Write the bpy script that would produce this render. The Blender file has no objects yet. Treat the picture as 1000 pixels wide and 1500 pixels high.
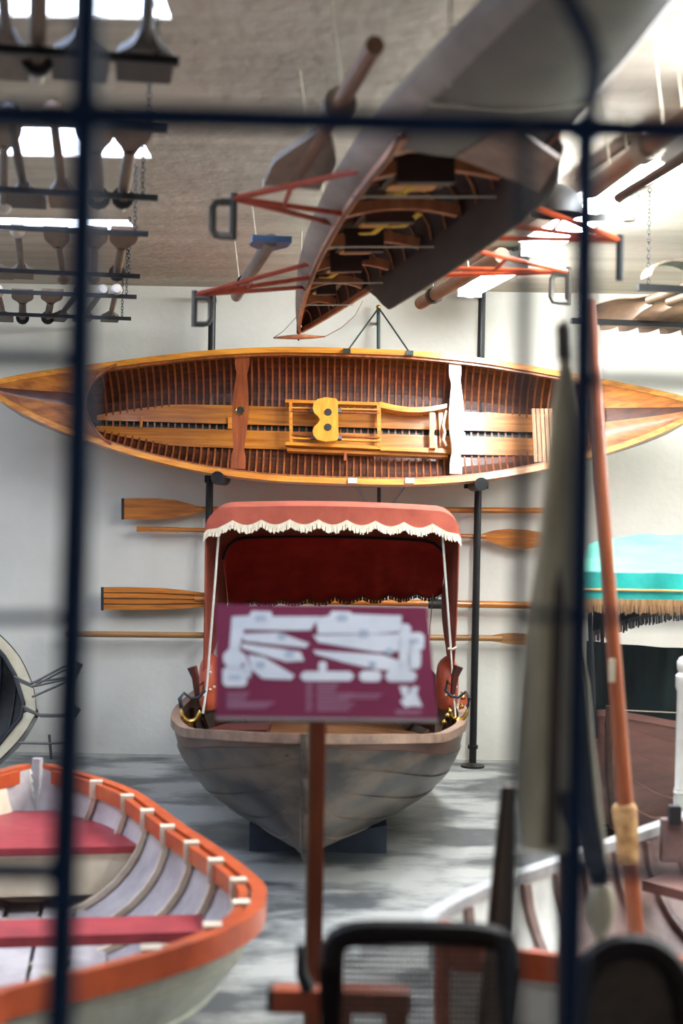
import bpy, math, random
import numpy as np
from mathutils import Vector, Matrix

random.seed(7)
sc = bpy.context.scene
COL = sc.collection

# ------------------------------------------------------------------ camera
CAM = np.array([0.0, 0.0, 1.86])
FPX = 2083.3
pit, rol = -0.00672, 0.017
F = np.array([0, math.cos(pit), math.sin(pit)])
U0 = np.array([0, -math.sin(pit), math.cos(pit)])
X0 = np.array([1.0, 0, 0])
R = math.cos(rol) * X0 + math.sin(rol) * U0
U = -math.sin(rol) * X0 + math.cos(rol) * U0
cd = bpy.data.cameras.new('camera')
cam = bpy.data.objects.new('camera', cd)
COL.objects.link(cam)
cd.sensor_fit = 'HORIZONTAL'
cd.sensor_width = 24.0
cd.lens = 50.0
cd.clip_start = 0.05
cd.dof.use_dof = True
cd.dof.focus_distance = 9.6
cd.dof.aperture_fstop = 1.65
cam.matrix_world = Matrix((
    (R[0], U[0], -F[0], CAM[0]), (R[1], U[1], -F[1], CAM[1]),
    (R[2], U[2], -F[2], CAM[2]), (0, 0, 0, 1)))
sc.camera = cam
sc.view_settings.view_transform = 'Standard'
sc.view_settings.look = 'None'
sc.view_settings.gamma = 1.0
sc.view_settings.use_curve_mapping = False
sc.view_settings.exposure = 1.2

# ------------------------------------------------------------------ world (daylight at the open front)
wd = bpy.data.worlds.new('daylight')
sc.world = wd
wd.use_nodes = True
bg = wd.node_tree.nodes['Background']
bg.inputs['Color'].default_value = (0.7, 0.84, 1.0, 1)
bg.inputs['Strength'].default_value = 0.10

LAMP_POWER = 84.0       # emission of the fluorescent diffusers
SKY_POWER = 5.6         # emission of the roof lights


def ray(px, py):
    return F + (px - 500) / FPX * R - (py - 750) / FPX * U


def P(px, py, D):
    """point at depth D (world y) seen at pixel px,py of the photograph"""
    d = ray(px, py)
    return CAM + d * (D / d[1])


def PZ(px, py, z):
    d = ray(px, py)
    return CAM + d * ((z - CAM[2]) / d[2])


# ------------------------------------------------------------------ helpers
def srgb(r, g, b):
    f = lambda c: (c / 255 / 12.92) if c / 255 <= 0.04045 else ((c / 255 + 0.055) / 1.055) ** 2.4
    return (f(r), f(g), f(b), 1)


MATS = {}


def mat(name, c1, c2=None, rough=0.5, metal=0.0, scale=(8, 8, 8), detail=4, var=0.0, bump=0.0,
        coat=0.0, lo=0.35, hi=0.65, emit=0.0, bscale=None, rough2=None, spec=0.5):
    m = bpy.data.materials.new(name)
    m.use_nodes = True
    nt = m.node_tree
    N, L = nt.nodes, nt.links
    b = N['Principled BSDF']
    b.inputs['Roughness'].default_value = rough
    b.inputs['Metallic'].default_value = metal
    b.inputs['Coat Weight'].default_value = coat
    b.inputs['Coat Roughness'].default_value = 0.12
    b.inputs['Specular IOR Level'].default_value = spec
    c1 = srgb(*c1)
    c2 = srgb(*c2) if c2 else tuple(x * 0.8 for x in c1[:3]) + (1,)
    tc = N.new('ShaderNodeTexCoord')
    mp = N.new('ShaderNodeMapping')
    mp.inputs['Scale'].default_value = scale
    L.new(tc.outputs['Object'], mp.inputs['Vector'])
    nz = N.new('ShaderNodeTexNoise')
    nz.inputs['Scale'].default_value = 1.0
    nz.inputs['Detail'].default_value = detail
    nz.inputs['Roughness'].default_value = 0.6
    L.new(mp.outputs['Vector'], nz.inputs['Vector'])
    cr = N.new('ShaderNodeValToRGB')
    cr.color_ramp.elements[0].position = lo
    cr.color_ramp.elements[1].position = hi
    cr.color_ramp.elements[0].color = c2
    cr.color_ramp.elements[1].color = c1
    L.new(nz.outputs['Fac'], cr.inputs['Fac'])
    out = cr.outputs['Color']
    if var > 0:
        oi = N.new('ShaderNodeObjectInfo')
        mr = N.new('ShaderNodeMapRange')
        mr.inputs['To Min'].default_value = 1 - var
        mr.inputs['To Max'].default_value = 1 + var
        L.new(oi.outputs['Random'], mr.inputs['Value'])
        hs = N.new('ShaderNodeHueSaturation')
        L.new(mr.outputs['Result'], hs.inputs['Value'])
        L.new(out, hs.inputs['Color'])
        out = hs.outputs['Color']
    L.new(out, b.inputs['Base Color'])
    if rough2 is not None:
        m2 = N.new('ShaderNodeMapRange')
        m2.inputs['From Min'].default_value = 0.3
        m2.inputs['From Max'].default_value = 0.7
        m2.inputs['To Min'].default_value = rough
        m2.inputs['To Max'].default_value = rough2
        L.new(nz.outputs['Fac'], m2.inputs['Value'])
        L.new(m2.outputs['Result'], b.inputs['Roughness'])
    if bump > 0:
        bp = N.new('ShaderNodeBump')
        bp.inputs['Strength'].default_value = bump
        bp.inputs['Distance'].default_value = 0.02
        src = nz
        if bscale:
            src = N.new('ShaderNodeTexNoise')
            src.inputs['Scale'].default_value = bscale
            src.inputs['Detail'].default_value = 5
            L.new(tc.outputs['Object'], src.inputs['Vector'])
        L.new(src.outputs['Fac'], bp.inputs['Height'])
        L.new(bp.outputs['Normal'], b.inputs['Normal'])
    if emit > 0:
        b.inputs['Emission Color'].default_value = c1
        b.inputs['Emission Strength'].default_value = emit
    MATS[name] = m
    return m


OFF = {}


def A(v):
    return np.array([float(v[0]), float(v[1]), float(v[2])])


def nrm(v):
    v = A(v)
    n = np.linalg.norm(v)
    return v / n if n > 1e-9 else v


class MB:
    """collects shapes and links them as ONE mesh object"""

    def __init__(self):
        self.v, self.f = [], []

    def add(self, vs, fs):
        o = len(self.v)
        self.v += [tuple(map(float, p)) for p in vs]
        self.f += [tuple(i + o for i in q) for q in fs]
        return self

    def box(self, c, size, ax=None):
        c = A(c)
        ex, ey, ez = ax if ax is not None else (A((1, 0, 0)), A((0, 1, 0)), A((0, 0, 1)))
        ex, ey, ez = A(ex), A(ey), A(ez)
        vs = []
        for k in (-.5, .5):
            for j in (-.5, .5):
                for i in (-.5, .5):
                    vs.append(c + ex * size[0] * i + ey * size[1] * j + ez * size[2] * k)
        return self.add(vs, [(0, 2, 3, 1), (4, 5, 7, 6), (0, 1, 5, 4), (2, 6, 7, 3), (0, 4, 6, 2), (1, 3, 7, 5)])

    def rounded(self, c, size, bev, ax=None, seg=3):
        """box with its outline in the first two axes rounded, thickness along the third"""
        ex, ey, ez = ax if ax is not None else (A((1, 0, 0)), A((0, 1, 0)), A((0, 0, 1)))
        pts = []
        w, h = size[0] / 2 - bev, size[1] / 2 - bev
        for q, (sx, sy) in enumerate(((1, 1), (-1, 1), (-1, -1), (1, -1))):
            for k in range(seg + 1):
                a = math.pi / 2 * (q + k / seg)
                pts.append((sx * w + bev * math.cos(a), sy * h + bev * math.sin(a)))
        return self.prism([A(c) + A(ex) * p[0] + A(ey) * p[1] for p in pts], A(ez) * size[2])

    def prism(self, poly, t):
        """polygon (3d points) thickened by vector t, centred on the polygon"""
        n = len(poly)
        t = A(t)
        vs = [A(p) - t / 2 for p in poly] + [A(p) + t / 2 for p in poly]
        fs = [tuple(range(n))[::-1], tuple(range(n, 2 * n))]
        for i in range(n):
            j = (i + 1) % n
            fs.append((i, j, j + n, i + n))
        return self.add(vs, fs)

    def band(self, top, bot, t):
        """strip between two rows of points, thickened by t"""
        n = len(top)
        t = A(t)
        vs = []
        for p in top: vs.append(A(p) - t / 2)
        for p in bot: vs.append(A(p) - t / 2)
        for p in top: vs.append(A(p) + t / 2)
        for p in bot: vs.append(A(p) + t / 2)
        fs = []
        for i in range(n - 1):
            fs += [(i, i + 1, n + i + 1, n + i), (2 * n + i, 3 * n + i, 3 * n + i + 1, 2 * n + i + 1),
                   (i, 2 * n + i, 2 * n + i + 1, i + 1), (n + i, n + i + 1, 3 * n + i + 1, 3 * n + i)]
        fs += [(0, n, 3 * n, 2 * n), (n - 1, 3 * n - 1, 4 * n - 1, 2 * n - 1)]
        return self.add(vs, fs)

    def tube(self, path, r, n=8, sq=False, flat=1.0):
        path = [A(p) for p in path]
        rs = r if isinstance(r, (list, tuple)) else [r] * len(path)
        if sq: n = 4
        d0 = nrm(path[-1] - path[0])
        ref = A((0, 0, 1)) if abs(d0[2]) < 0.8 else A((0, 1, 0))
        vs, fs = [], []
        for i, p in enumerate(path):
            a = path[max(0, i - 1)]
            b = path[min(len(path) - 1, i + 1)]
            d = nrm(b - a)
            if np.linalg.norm(d) < 1e-6: d = d0
            s = np.cross(d, ref)
            if np.linalg.norm(s) < 1e-3: s = np.cross(d, A((1, 0, 0)))
            s = nrm(s)
            u = nrm(np.cross(s, d))
            for k in range(n):
                an = 2 * math.pi * (k + (.5 if sq else 0)) / n
                q = rs[i] * (1.414 if sq else 1)
                vs.append(p + s * q * math.cos(an) + u * q * flat * math.sin(an))
        m = len(path)
        for i in range(m - 1):
            for k in range(n):
                k2 = (k + 1) % n
                fs.append((i * n + k, i * n + k2, (i + 1) * n + k2, (i + 1) * n + k))
        fs.append(tuple(range(n))[::-1])
        fs.append(tuple((m - 1) * n + k for k in range(n)))
        return self.add(vs, fs)

    def grid(self, fn, nu, nv, thick=None):
        pts = [[A(fn(i / nu, j / nv)) for j in range(nv + 1)] for i in range(nu + 1)]
        vs, fs = [], []
        idx = lambda i, j: i * (nv + 1) + j
        for row in pts: vs += row
        for i in range(nu):
            for j in range(nv):
                fs.append((idx(i, j), idx(i + 1, j), idx(i + 1, j + 1), idx(i, j + 1)))
        if thick is not None:
            t = A(thick)
            o = len(vs)
            vs += [v + t for v in vs]
            fs += [tuple(o + q for q in f[::-1]) for f in list(fs)]
            for i in range(nu):
                fs.append((idx(i, 0), o + idx(i, 0), o + idx(i + 1, 0), idx(i + 1, 0)))
                fs.append((idx(i, nv), idx(i + 1, nv), o + idx(i + 1, nv), o + idx(i, nv)))
            for j in range(nv):
                fs.append((idx(0, j), idx(0, j + 1), o + idx(0, j + 1), o + idx(0, j)))
                fs.append((idx(nu, j), o + idx(nu, j), o + idx(nu, j + 1), idx(nu, j + 1)))
        return self.add(vs, fs)

    def ball(self, c, r, n=10, m=6, sc3=(1, 1, 1)):
        c = A(c)
        return self.grid(lambda a, b: c + A((r * sc3[0] * math.sin(math.pi * b) * math.cos(2 * math.pi * a),
                                             r * sc3[1] * math.sin(math.pi * b) * math.sin(2 * math.pi * a),
                                             r * sc3[2] * math.cos(math.pi * b))), n, m)

    def chain(self, p0, p1, link=0.026, r=0.0028):
        p0, p1 = A(p0), A(p1)
        d = nrm(p1 - p0)
        Ln = np.linalg.norm(p1 - p0)
        n = max(2, int(Ln / (link * .78)))
        s = nrm(np.cross(d, A((0.3, 1, 0.1))))
        u = np.cross(s, d)
        for i in range(n):
            c = p0 + d * Ln * (i + .5) / n
            w = s if i % 2 else u
            pts = []
            for k in range(9):
                a = 2 * math.pi * k / 8
                pts.append(c + d * link / 2 * math.cos(a) + w * link * .3 * math.sin(a))
            self.tube(pts, r, 3)
        return self

    def obj(self, name, m, parent=None, smooth=False, kind=None, label=None):
        off = OFF.get(parent.name, A((0, 0, 0))) if parent else A((0, 0, 0))
        me = bpy.data.meshes.new(name)
        me.from_pydata([(v[0] - off[0], v[1] - off[1], v[2] - off[2]) for v in self.v], [], self.f)
        me.update()
        if m: me.materials.append(MATS[m] if isinstance(m, str) else m)
        if smooth:
            me.polygons.foreach_set('use_smooth', [True] * len(me.polygons))
            try: me.set_sharp_from_angle(angle=math.radians(40))
            except Exception: pass
        o = bpy.data.objects.new(name, me)
        COL.objects.link(o)
        if parent:
            o.parent = parent
            OFF[o.name] = off
        if kind: o['kind'] = kind
        if label: o['label'] = label
        return o


def thing(name, label, cat, loc=(0, 0, 0), group=None):
    o = bpy.data.objects.new(name, None)
    o.empty_display_size = 0.1
    COL.objects.link(o)
    o.location = Vector([float(x) for x in loc])
    OFF[o.name] = A(loc)
    o['label'] = label
    o['category'] = cat
    if group: o['group'] = group
    return o


def dup(root, label, group=None):
    r = root.copy()
    COL.objects.link(r)
    r['label'] = label
    if group: r['group'] = group
    for ch in list(root.children):
        c = ch.copy()
        COL.objects.link(c)
        c.parent = r
        for g in list(ch.children):
            d = g.copy()
            COL.objects.link(d)
            d.parent = c
    return r


def cubic(tab, x):
    """smooth monotone-ish interpolation of a table"""
    xs = [p[0] for p in tab]
    ys = [p[1] for p in tab]
    if x <= xs[0]: return ys[0]
    if x >= xs[-1]: return ys[-1]
    i = max(k for k in range(len(xs)) if xs[k] <= x)
    i = min(i, len(xs) - 2)
    h = xs[i + 1] - xs[i]
    sl = lambda k: (ys[k + 1] - ys[k]) / (xs[k + 1] - xs[k])

    def tang(k):
        if k == 0: return sl(0)
        if k == len(xs) - 1: return sl(k - 1)
        a, b = sl(k - 1), sl(k)
        return 0 if a * b <= 0 else 2 * a * b / (a + b)
    m0, m1 = tang(i), tang(i + 1)
    t = (x - xs[i]) / h
    return (ys[i] * (2 * t**3 - 3 * t**2 + 1) + m0 * h * (t**3 - 2 * t**2 + t)
            + ys[i + 1] * (-2 * t**3 + 3 * t**2) + m1 * h * (t**3 - t**2))


class Hull:
    """boat hull: s along e1, half beam / sheer / keel / fullness tables"""

    def __init__(self, O, e1, e2, e3, hb, sheer, keel, full):
        self.O, self.e1, self.e2, self.e3 = A(O), nrm(e1), nrm(e2), nrm(e3)
        self.hb, self.sh, self.ke, self.fu = hb, sheer, keel, full
        self.s0, self.s1 = hb[0][0], hb[-1][0]

    def sec(self, s, g):
        th = abs(g) * math.pi / 2
        n = cubic(self.fu, s)
        b, zs, zk = cubic(self.hb, s), cubic(self.sh, s), cubic(self.ke, s)
        lat = b * math.sin(th) ** (2 / n)
        z = zk + (zs - zk) * (1 - max(0, math.cos(th)) ** (2 / n))
        return math.copysign(lat, g), z

    def pt(self, s, g, off=0.0):
        lat, z = self.sec(s, g)
        th = abs(g) * math.pi / 2
        sg = 1 if g >= 0 else -1
        out = self.e2 * sg * math.sin(th) - self.e3 * math.cos(th)
        return self.O + self.e1 * s + self.e2 * lat + self.e3 * z + out * off

    def loc(self, s, u, w):
        return self.O + self.e1 * s + self.e2 * u + self.e3 * w

    def strakes(self, parent, m, n, lap=0.012, th=0.014, name='plank', nt=26, s0=None, s1=None, gs=None, mats=None):
        s0 = self.s0 if s0 is None else s0
        s1 = self.s1 if s1 is None else s1
        for side in (-1, 1):
            for i in range(n):
                ga = (gs[i] if gs else i / n)
                gb = (gs[i + 1] if gs else (i + 1) / n)
                b = MB()
                vs, fs = [], []
                for k in range(nt + 1):
                    s = s0 + (s1 - s0) * k / nt
                    vs += [self.pt(s, side * ga, 0.0), self.pt(s, side * gb, lap),
                           self.pt(s, side * gb, lap - th), self.pt(s, side * ga, -th)]
                    vs.append(self.pt(s, side * (ga + gb) / 2, lap / 2 + .001))
                for k in range(nt):
                    a, c = 5 * k, 5 * (k + 1)
                    for (p, q) in ((0, 4), (4, 1), (1, 2), (2, 3), (3, 0)):
                        fs.append((a + p, a + q, c + q, c + p))
                b.add(vs, fs)
                mm = mats[i] if mats else m
                b.obj(name, mm, parent, smooth=True)

    def rib(self, parent, m, s, w=0.022, th=0.014, g0=-0.97, g1=0.97, n=18, off=-0.016, name='rib'):
        vs, fs = [], []
        for k in range(n + 1):
            g = g0 + (g1 - g0) * k / n
            for ds, o in ((-w / 2, off), (w / 2, off), (w / 2, off - th), (-w / 2, off - th)):
                vs.append(self.pt(s, g, o) + self.e1 * ds)
        for k in range(n):
            for q in range(4):
                q2 = (q + 1) % 4
                fs.append((4 * k + q, 4 * k + q2, 4 * k + 4 + q2, 4 * k + 4 + q))
        fs += [(0, 1, 2, 3), (4 * n + 3, 4 * n + 2, 4 * n + 1, 4 * n)]
        return MB().add(vs, fs).obj(name, m, parent, smooth=False)

    def rail(self, parent, m, w, h, up=0.0, inn=0.0, s0=None, s1=None, nt=40, name='gunwale', sides=(-1, 1), dz=0.0):
        s0 = self.s0 if s0 is None else s0
        s1 = self.s1 if s1 is None else s1
        for side in sides:
            vs, fs = [], []
            for k in range(nt + 1):
                s = s0 + (s1 - s0) * k / nt
                lat = cubic(self.hb, s)
                z = cubic(self.sh, s) + dz
                for du, dw in ((-w / 2, -h / 2), (w / 2, -h / 2), (w / 2, h / 2), (-w / 2, h / 2)):
                    l2 = max(0.0, lat - inn) + du
                    vs.append(self.loc(s, side * l2, z + up + dw))
            for k in range(nt):
                for q in range(4):
                    q2 = (q + 1) % 4
                    fs.append((4 * k + q, 4 * k + q2, 4 * k + 4 + q2, 4 * k + 4 + q))
            fs += [(0, 1, 2, 3), (4 * nt + 3, 4 * nt + 2, 4 * nt + 1, 4 * nt)]
            MB().add(vs, fs).obj(name, m, parent, smooth=True)


# ------------------------------------------------------------------ materials
mat('wall_plaster', (218, 213, 200), (206, 201, 187), rough=.85, scale=(1.2, 1.2, 1.2), bump=.12, bscale=22)
mat('concrete_ceiling', (196, 184, 166), (168, 156, 138), rough=.9, scale=(.5, 3.2, 1), detail=6, bump=.25, bscale=14)
mat('concrete_floor', (164, 163, 157), (84, 86, 87), rough=.28, rough2=.6, scale=(1.3, 2.2, 1), detail=9, lo=.43, hi=.56, bump=.08)
mat('skirting_wall', (190, 186, 176), rough=.9)
mat('canoe_gold', (214, 140, 44), (178, 104, 26), rough=.32, scale=(3, 40, 40), coat=.5, var=.07)
mat('canoe_rail', (216, 144, 48), (170, 98, 24), rough=.35, scale=(2, 30, 30), coat=.4)
mat('canoe_board', (188, 118, 40), (146, 82, 24), rough=.3, scale=(2.5, 45, 45), coat=.6, var=.08)
mat('canoe_plank', (88, 40, 17), (50, 20, 9), rough=.38, scale=(2.5, 40, 40), coat=.35, var=.22)
mat('canoe_rib', (150, 84, 40), (104, 54, 24), rough=.38, scale=(30, 9, 9), coat=.35, var=.12)
mat('canoe_deck', (186, 112, 42), (132, 72, 26), rough=.42, scale=(3, 24, 24), coat=.15, var=.06)
mat('canoe_deck_dark', (92, 46, 26), (62, 30, 18), rough=.35, scale=(3, 30, 30), coat=.5)
mat('canoe_keel', (34, 52, 46), (22, 34, 32), rough=.4, scale=(4, 12, 12))
mat('canoe_hull', (92, 66, 46), (66, 46, 32), rough=.35, scale=(2, 10, 10), coat=.3)
mat('thwart_brown', (150, 76, 36), (112, 52, 24), rough=.3, scale=(40, 4, 4), coat=.6)
mat('thwart_glare', (236, 208, 190), (222, 186, 164), rough=.2, scale=(30, 4, 4), coat=.8)  # brown thwart painted pale: lamp glare put into the base colour
mat('seat_gold', (220, 150, 52), (198, 124, 36), rough=.3, scale=(30, 5, 5), coat=.6)
mat('slat_pale', (190, 150, 112), (158, 116, 84), rough=.4, scale=(30, 30, 3), var=.1)
mat('black_steel', (30, 28, 27), (18, 17, 17), rough=.45, metal=.3, scale=(30, 30, 30))
mat('steel', (122, 128, 130), rough=.35, metal=.8, scale=(20, 20, 20))
mat('green_rod', (44, 60, 56), rough=.4, metal=.3)
mat('oar_wood', (198, 120, 38), (152, 84, 22), rough=.33, scale=(3, 40, 40), coat=.4, var=.08)
mat('oar_pale', (170, 122, 70), (134, 92, 50), rough=.45, scale=(3, 40, 40), var=.06)
mat('oar_tip', (42, 36, 32), rough=.6)
mat('canvas_terracotta', (160, 80, 62), (136, 64, 48), rough=.8, scale=(6, 6, 6), bump=.15, spec=.2)
mat('canvas_red', (188, 54, 42), (160, 42, 34), rough=.85, scale=(5, 5, 5), spec=.2)
mat('fringe_cream', (232, 220, 196), (206, 190, 160), rough=.9, scale=(60, 60, 10))
mat('fringe_dark', (110, 84, 58), (70, 50, 34), rough=.9, scale=(60, 60, 10))
mat('white_paint', (226, 222, 210), (210, 204, 190), rough=.45)
mat('rope', (206, 196, 174), rough=.9, scale=(90, 90, 90))
mat('boat_grey', (96, 81, 67), (48, 43, 40), rough=.33, scale=(2.4, 2.4, 7), detail=7, lo=.42, hi=.6, coat=.06, var=.1)
mat('boat_red_strake', (112, 76, 60), (80, 60, 52), rough=.38, scale=(2, 2, 9), coat=.2)
mat('boat_rim', (150, 122, 102), (112, 88, 74), rough=.5, scale=(9, 9, 9))
mat('leather_orange', (196, 92, 60), (166, 70, 46), rough=.42, scale=(7, 7, 7), bump=.1)
mat('leather_dark', (78, 30, 22), (54, 20, 16), rough=.4, scale=(7, 7, 7))
mat('wood_brown', (124, 82, 48), (84, 52, 30), rough=.45, scale=(3, 16, 16), var=.1)
mat('wood_darkbrown', (66, 40, 26), (40, 24, 16), rough=.5, scale=(3, 16, 16))
mat('brass', (222, 180, 96), (150, 110, 50), rough=.25, metal=1.0, scale=(30, 30, 30))
mat('block_blue', (52, 62, 78), (42, 50, 64), rough=.6)
mat('sign_maroon', (132, 44, 78), (126, 40, 72), rough=.35, scale=(3, 3, 3), coat=.3)
mat('sign_white', (240, 240, 244), (226, 228, 234), rough=.5, scale=(9, 9, 9))
mat('sign_pale', (190, 130, 156), rough=.5)
mat('sign_blue', (198, 208, 222), rough=.5)
mat('sign_edge', (176, 166, 166), rough=.4, metal=.3)
mat('post_brown', (150, 74, 34), (122, 56, 26), rough=.45, scale=(12, 12, 2))
mat('navy_iron', (18, 42, 72), (12, 30, 54), rough=.6, scale=(10, 10, 10), spec=.2)
mat('dark_iron', (28, 30, 34), rough=.6)
mat('shell_hull', (158, 142, 130), (128, 114, 104), rough=.6, scale=(3, 3, 3))
mat('shell_canvas', (120, 114, 104), (98, 93, 85), rough=.7, scale=(2, 2, 2), bump=.1)
mat('shell_inside', (58, 32, 20), (30, 16, 10), rough=.55, scale=(14, 3, 14))
mat('shell_rib', (196, 126, 84), (164, 98, 62), rough=.5, scale=(20, 4, 4))
mat('shell_gold', (206, 140, 44), (170, 106, 30), rough=.45, scale=(9, 9, 9))
mat('strap_yellow', (214, 172, 40), rough=.6)
mat('rigger_red', (168, 66, 38), (140, 50, 30), rough=.45, scale=(20, 20, 20), spec=.4)
mat('rigger_orange', (214, 92, 46), (190, 74, 36), rough=.45, scale=(20, 20, 20))
mat('gate_grey', (92, 88, 80), rough=.4, metal=.6)
mat('paddle_dark', (56, 44, 36), (36, 29, 24), rough=.5, scale=(20, 3, 20), var=.15)
mat('paddle_tan', (104, 78, 52), (74, 54, 36), rough=.5, scale=(20, 3, 20), var=.15)
mat('paddle_pale', (116, 98, 80), (82, 70, 58), rough=.55, scale=(20, 3, 20), var=.12)
mat('grip_white', (190, 180, 166), rough=.5)
mat('rubber', (26, 22, 20), rough=.6)
mat('blue_paint', (84, 112, 150), (60, 86, 122), rough=.4)
mat('oar_grey', (140, 126, 112), (108, 94, 82), rough=.55, scale=(9, 3, 9))
mat('oar_brownish', (136, 98, 72), (100, 68, 48), rough=.5, scale=(14, 3, 14))
mat('lamp_body', (206, 206, 202), rough=.5)
mat('glass_lamp', (130, 130, 122), rough=.2)
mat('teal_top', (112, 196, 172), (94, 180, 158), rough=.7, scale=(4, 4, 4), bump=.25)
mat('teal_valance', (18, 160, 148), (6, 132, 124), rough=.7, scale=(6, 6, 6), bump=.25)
mat('gold_cord', (206, 156, 88), rough=.6)
mat('fringe_tan', (178, 136, 92), (132, 96, 60), rough=.9, scale=(60, 60, 8))
mat('fringe_backlit', (128, 126, 122), (66, 68, 70), rough=.9, scale=(50, 50, 8))  # grey tone paints in the backlit look of the rear canopy fringe
mat('curtain_green', (22, 44, 42), (12, 26, 26), rough=.7, scale=(12, 3, 2))
mat('hull_rose', (124, 84, 74), (96, 66, 60), rough=.45, scale=(2, 2, 10), var=.08)
mat('grey_paint', (176, 176, 174), (150, 150, 150), rough=.45)
mat('dinghy_in', (196, 187, 184), (160, 150, 150), rough=.5, scale=(5, 5, 5))
mat('dinghy_rib', (222, 206, 182), (196, 178, 152), rough=.5)
mat('dinghy_rim', (196, 84, 34), (164, 62, 22), rough=.4, scale=(6, 6, 6), coat=.3)
mat('dinghy_out', (206, 206, 188), (180, 182, 164), rough=.5)
mat('thwart_red', (166, 58, 62), (142, 44, 50), rough=.45, scale=(8, 8, 8))
mat('cream_paint', (232, 222, 196), (214, 200, 170), rough=.5)
mat('boat2_in', (144, 118, 110), (106, 84, 80), rough=.55, scale=(5, 5, 5))
mat('boat2_white', (224, 226, 220), (204, 206, 198), rough=.5)
mat('beige_band', (196, 184, 152), (172, 158, 126), rough=.5, scale=(5, 5, 5))
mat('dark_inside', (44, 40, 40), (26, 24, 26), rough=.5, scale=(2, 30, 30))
mat('weathered', (232, 212, 176), (178, 158, 124), rough=.8, scale=(14, 14, 1.4), detail=6)
mat('weathered_dark', (92, 72, 58), (62, 46, 36), rough=.8, scale=(14, 14, 2))
mat('orange_pole', (164, 86, 46), (132, 64, 30), rough=.4, scale=(16, 16, 1.5), coat=.3)
mat('leather_tan', (206, 162, 104), (150, 106, 60), rough=.7, scale=(20, 20, 20))
mat('cane_frame', (34, 17, 12), (20, 10, 8), rough=.55, scale=(12, 12, 3), spec=.25)
mat('cane', (84, 62, 44), (58, 42, 30), rough=.6, scale=(30, 30, 30))
mat('blade_slate', (48, 56, 72), (36, 42, 56), rough=.5)
mat('board_brown', (140, 112, 90), (112, 86, 66), rough=.6, scale=(14, 14, 2))

# ------------------------------------------------------------------ setting
WY, CZ = 10.25, 3.395
XL, XR, YF = -5.2, 6.4, 0.9


def struct(name, b, m):
    o = b.obj(name, m)
    o['kind'] = 'structure'
    return o


struct('floor', MB().box(((XL + XR) / 2, (YF + WY) / 2 - 2.2, -.05), (XR - XL, WY - YF + 4.6, .1)), 'concrete_floor')
struct('wall_back', MB().box(((XL + XR) / 2, WY + .1, CZ / 2), (XR - XL + .4, .2, CZ)), 'wall_plaster')
struct('wall_left', MB().box((XL - .1, (YF + WY) / 2, CZ / 2), (.2, WY - YF, CZ)), 'wall_plaster')
struct('wall_right', MB().box((XR + .1, (YF + WY) / 2, CZ / 2), (.2, WY - YF, CZ)), 'wall_plaster')
# ceiling as slabs leaving the three roof-light slots open
SK = [(4.05, 4.56, 251, 28), (5.92, 6.42, 221, 229), (7.84, 8.2, 200, 338)]
cb = MB()
y = YF
sx0 = XL
edges = []
for (a, b_, px, py) in SK:
    edges.append((a, b_, PZ(px, py, CZ)[0]))
for (a, b_, xr) in edges:
    cb.box(((XL + XR) / 2, (y + a) / 2, CZ + .1), (XR - XL + .4, a - y, .2))
    cb.box(((xr + XR + .2) / 2, (a + b_) / 2, CZ + .1), (XR + .2 - xr, b_ - a, .2))
    y = b_
cb.box(((XL + XR) / 2, (y + WY) / 2 + .1, CZ + .1), (XR - XL + .4, WY - y + .2, .2))
struct('ceiling', cb, 'concrete_ceiling')
# low skirting ledge of rough plaster at the foot of the wall
struct('baseboard_back', MB().box(((XL + XR) / 2, WY - .006, .012), (XR - XL, .012, .024)), 'skirting_wall')
mat('roof_glass', (204, 222, 255), (204, 222, 255), emit=SKY_POWER)
for i, (a, b_, xr) in enumerate(edges):
    o = MB().box(((XL + xr) / 2, (a + b_) / 2, CZ + .02), (xr - XL, b_ - a, .02)).obj('window_%d' % (i + 1), 'roof_glass')
    o['kind'] = 'structure'

# thin black conduit across the ceiling at the right
a, b_ = P(818, 369, 9.0), P(1120, 371, 9.0)
MBc = MB().tube([a, b_], .008)
o = MBc.obj('trim_1', 'black_steel')
o['kind'] = 'structure'

# ------------------------------------------------------------------ fluorescent battens
mat('tube_light', (240, 248, 255), (240, 248, 255), emit=LAMP_POWER)
AX = nrm(A((-.171, 1, 0)))       # direction of racks, lamps and hung oars
AB = A((AX[1], -AX[0], 0))
zl = 3.27
lamps = []
for (x0, y0, lab) in ((688, 428, 'farthest white fluorescent batten, above the right end of the canoe near the wall'),
                      (783, 368, 'white fluorescent batten glowing behind the orange outrigger, middle of the lamp row'),
                      (868, 303, 'large white fluorescent batten at the right edge, nearest of the visible lamps')):
    lamps.append((PZ(x0, y0, zl), lab))
q0 = lamps[-1][0]
for k, w in enumerate(('fourth',)):
    lamps.append((q0 - AX * 1.8 * (k + 1), w + ' white fluorescent batten from the wall, beyond the right edge of view'))
for k, w in enumerate(('first', 'second', 'third', 'fourth')):  # unseen second lamp row, added to brighten the room
    lamps.append((q0 + AX * (2.6 - 1.5 * k) + AB * 3.5, w + ' batten from the wall in an added, unseen lamp row farther right'))
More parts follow.
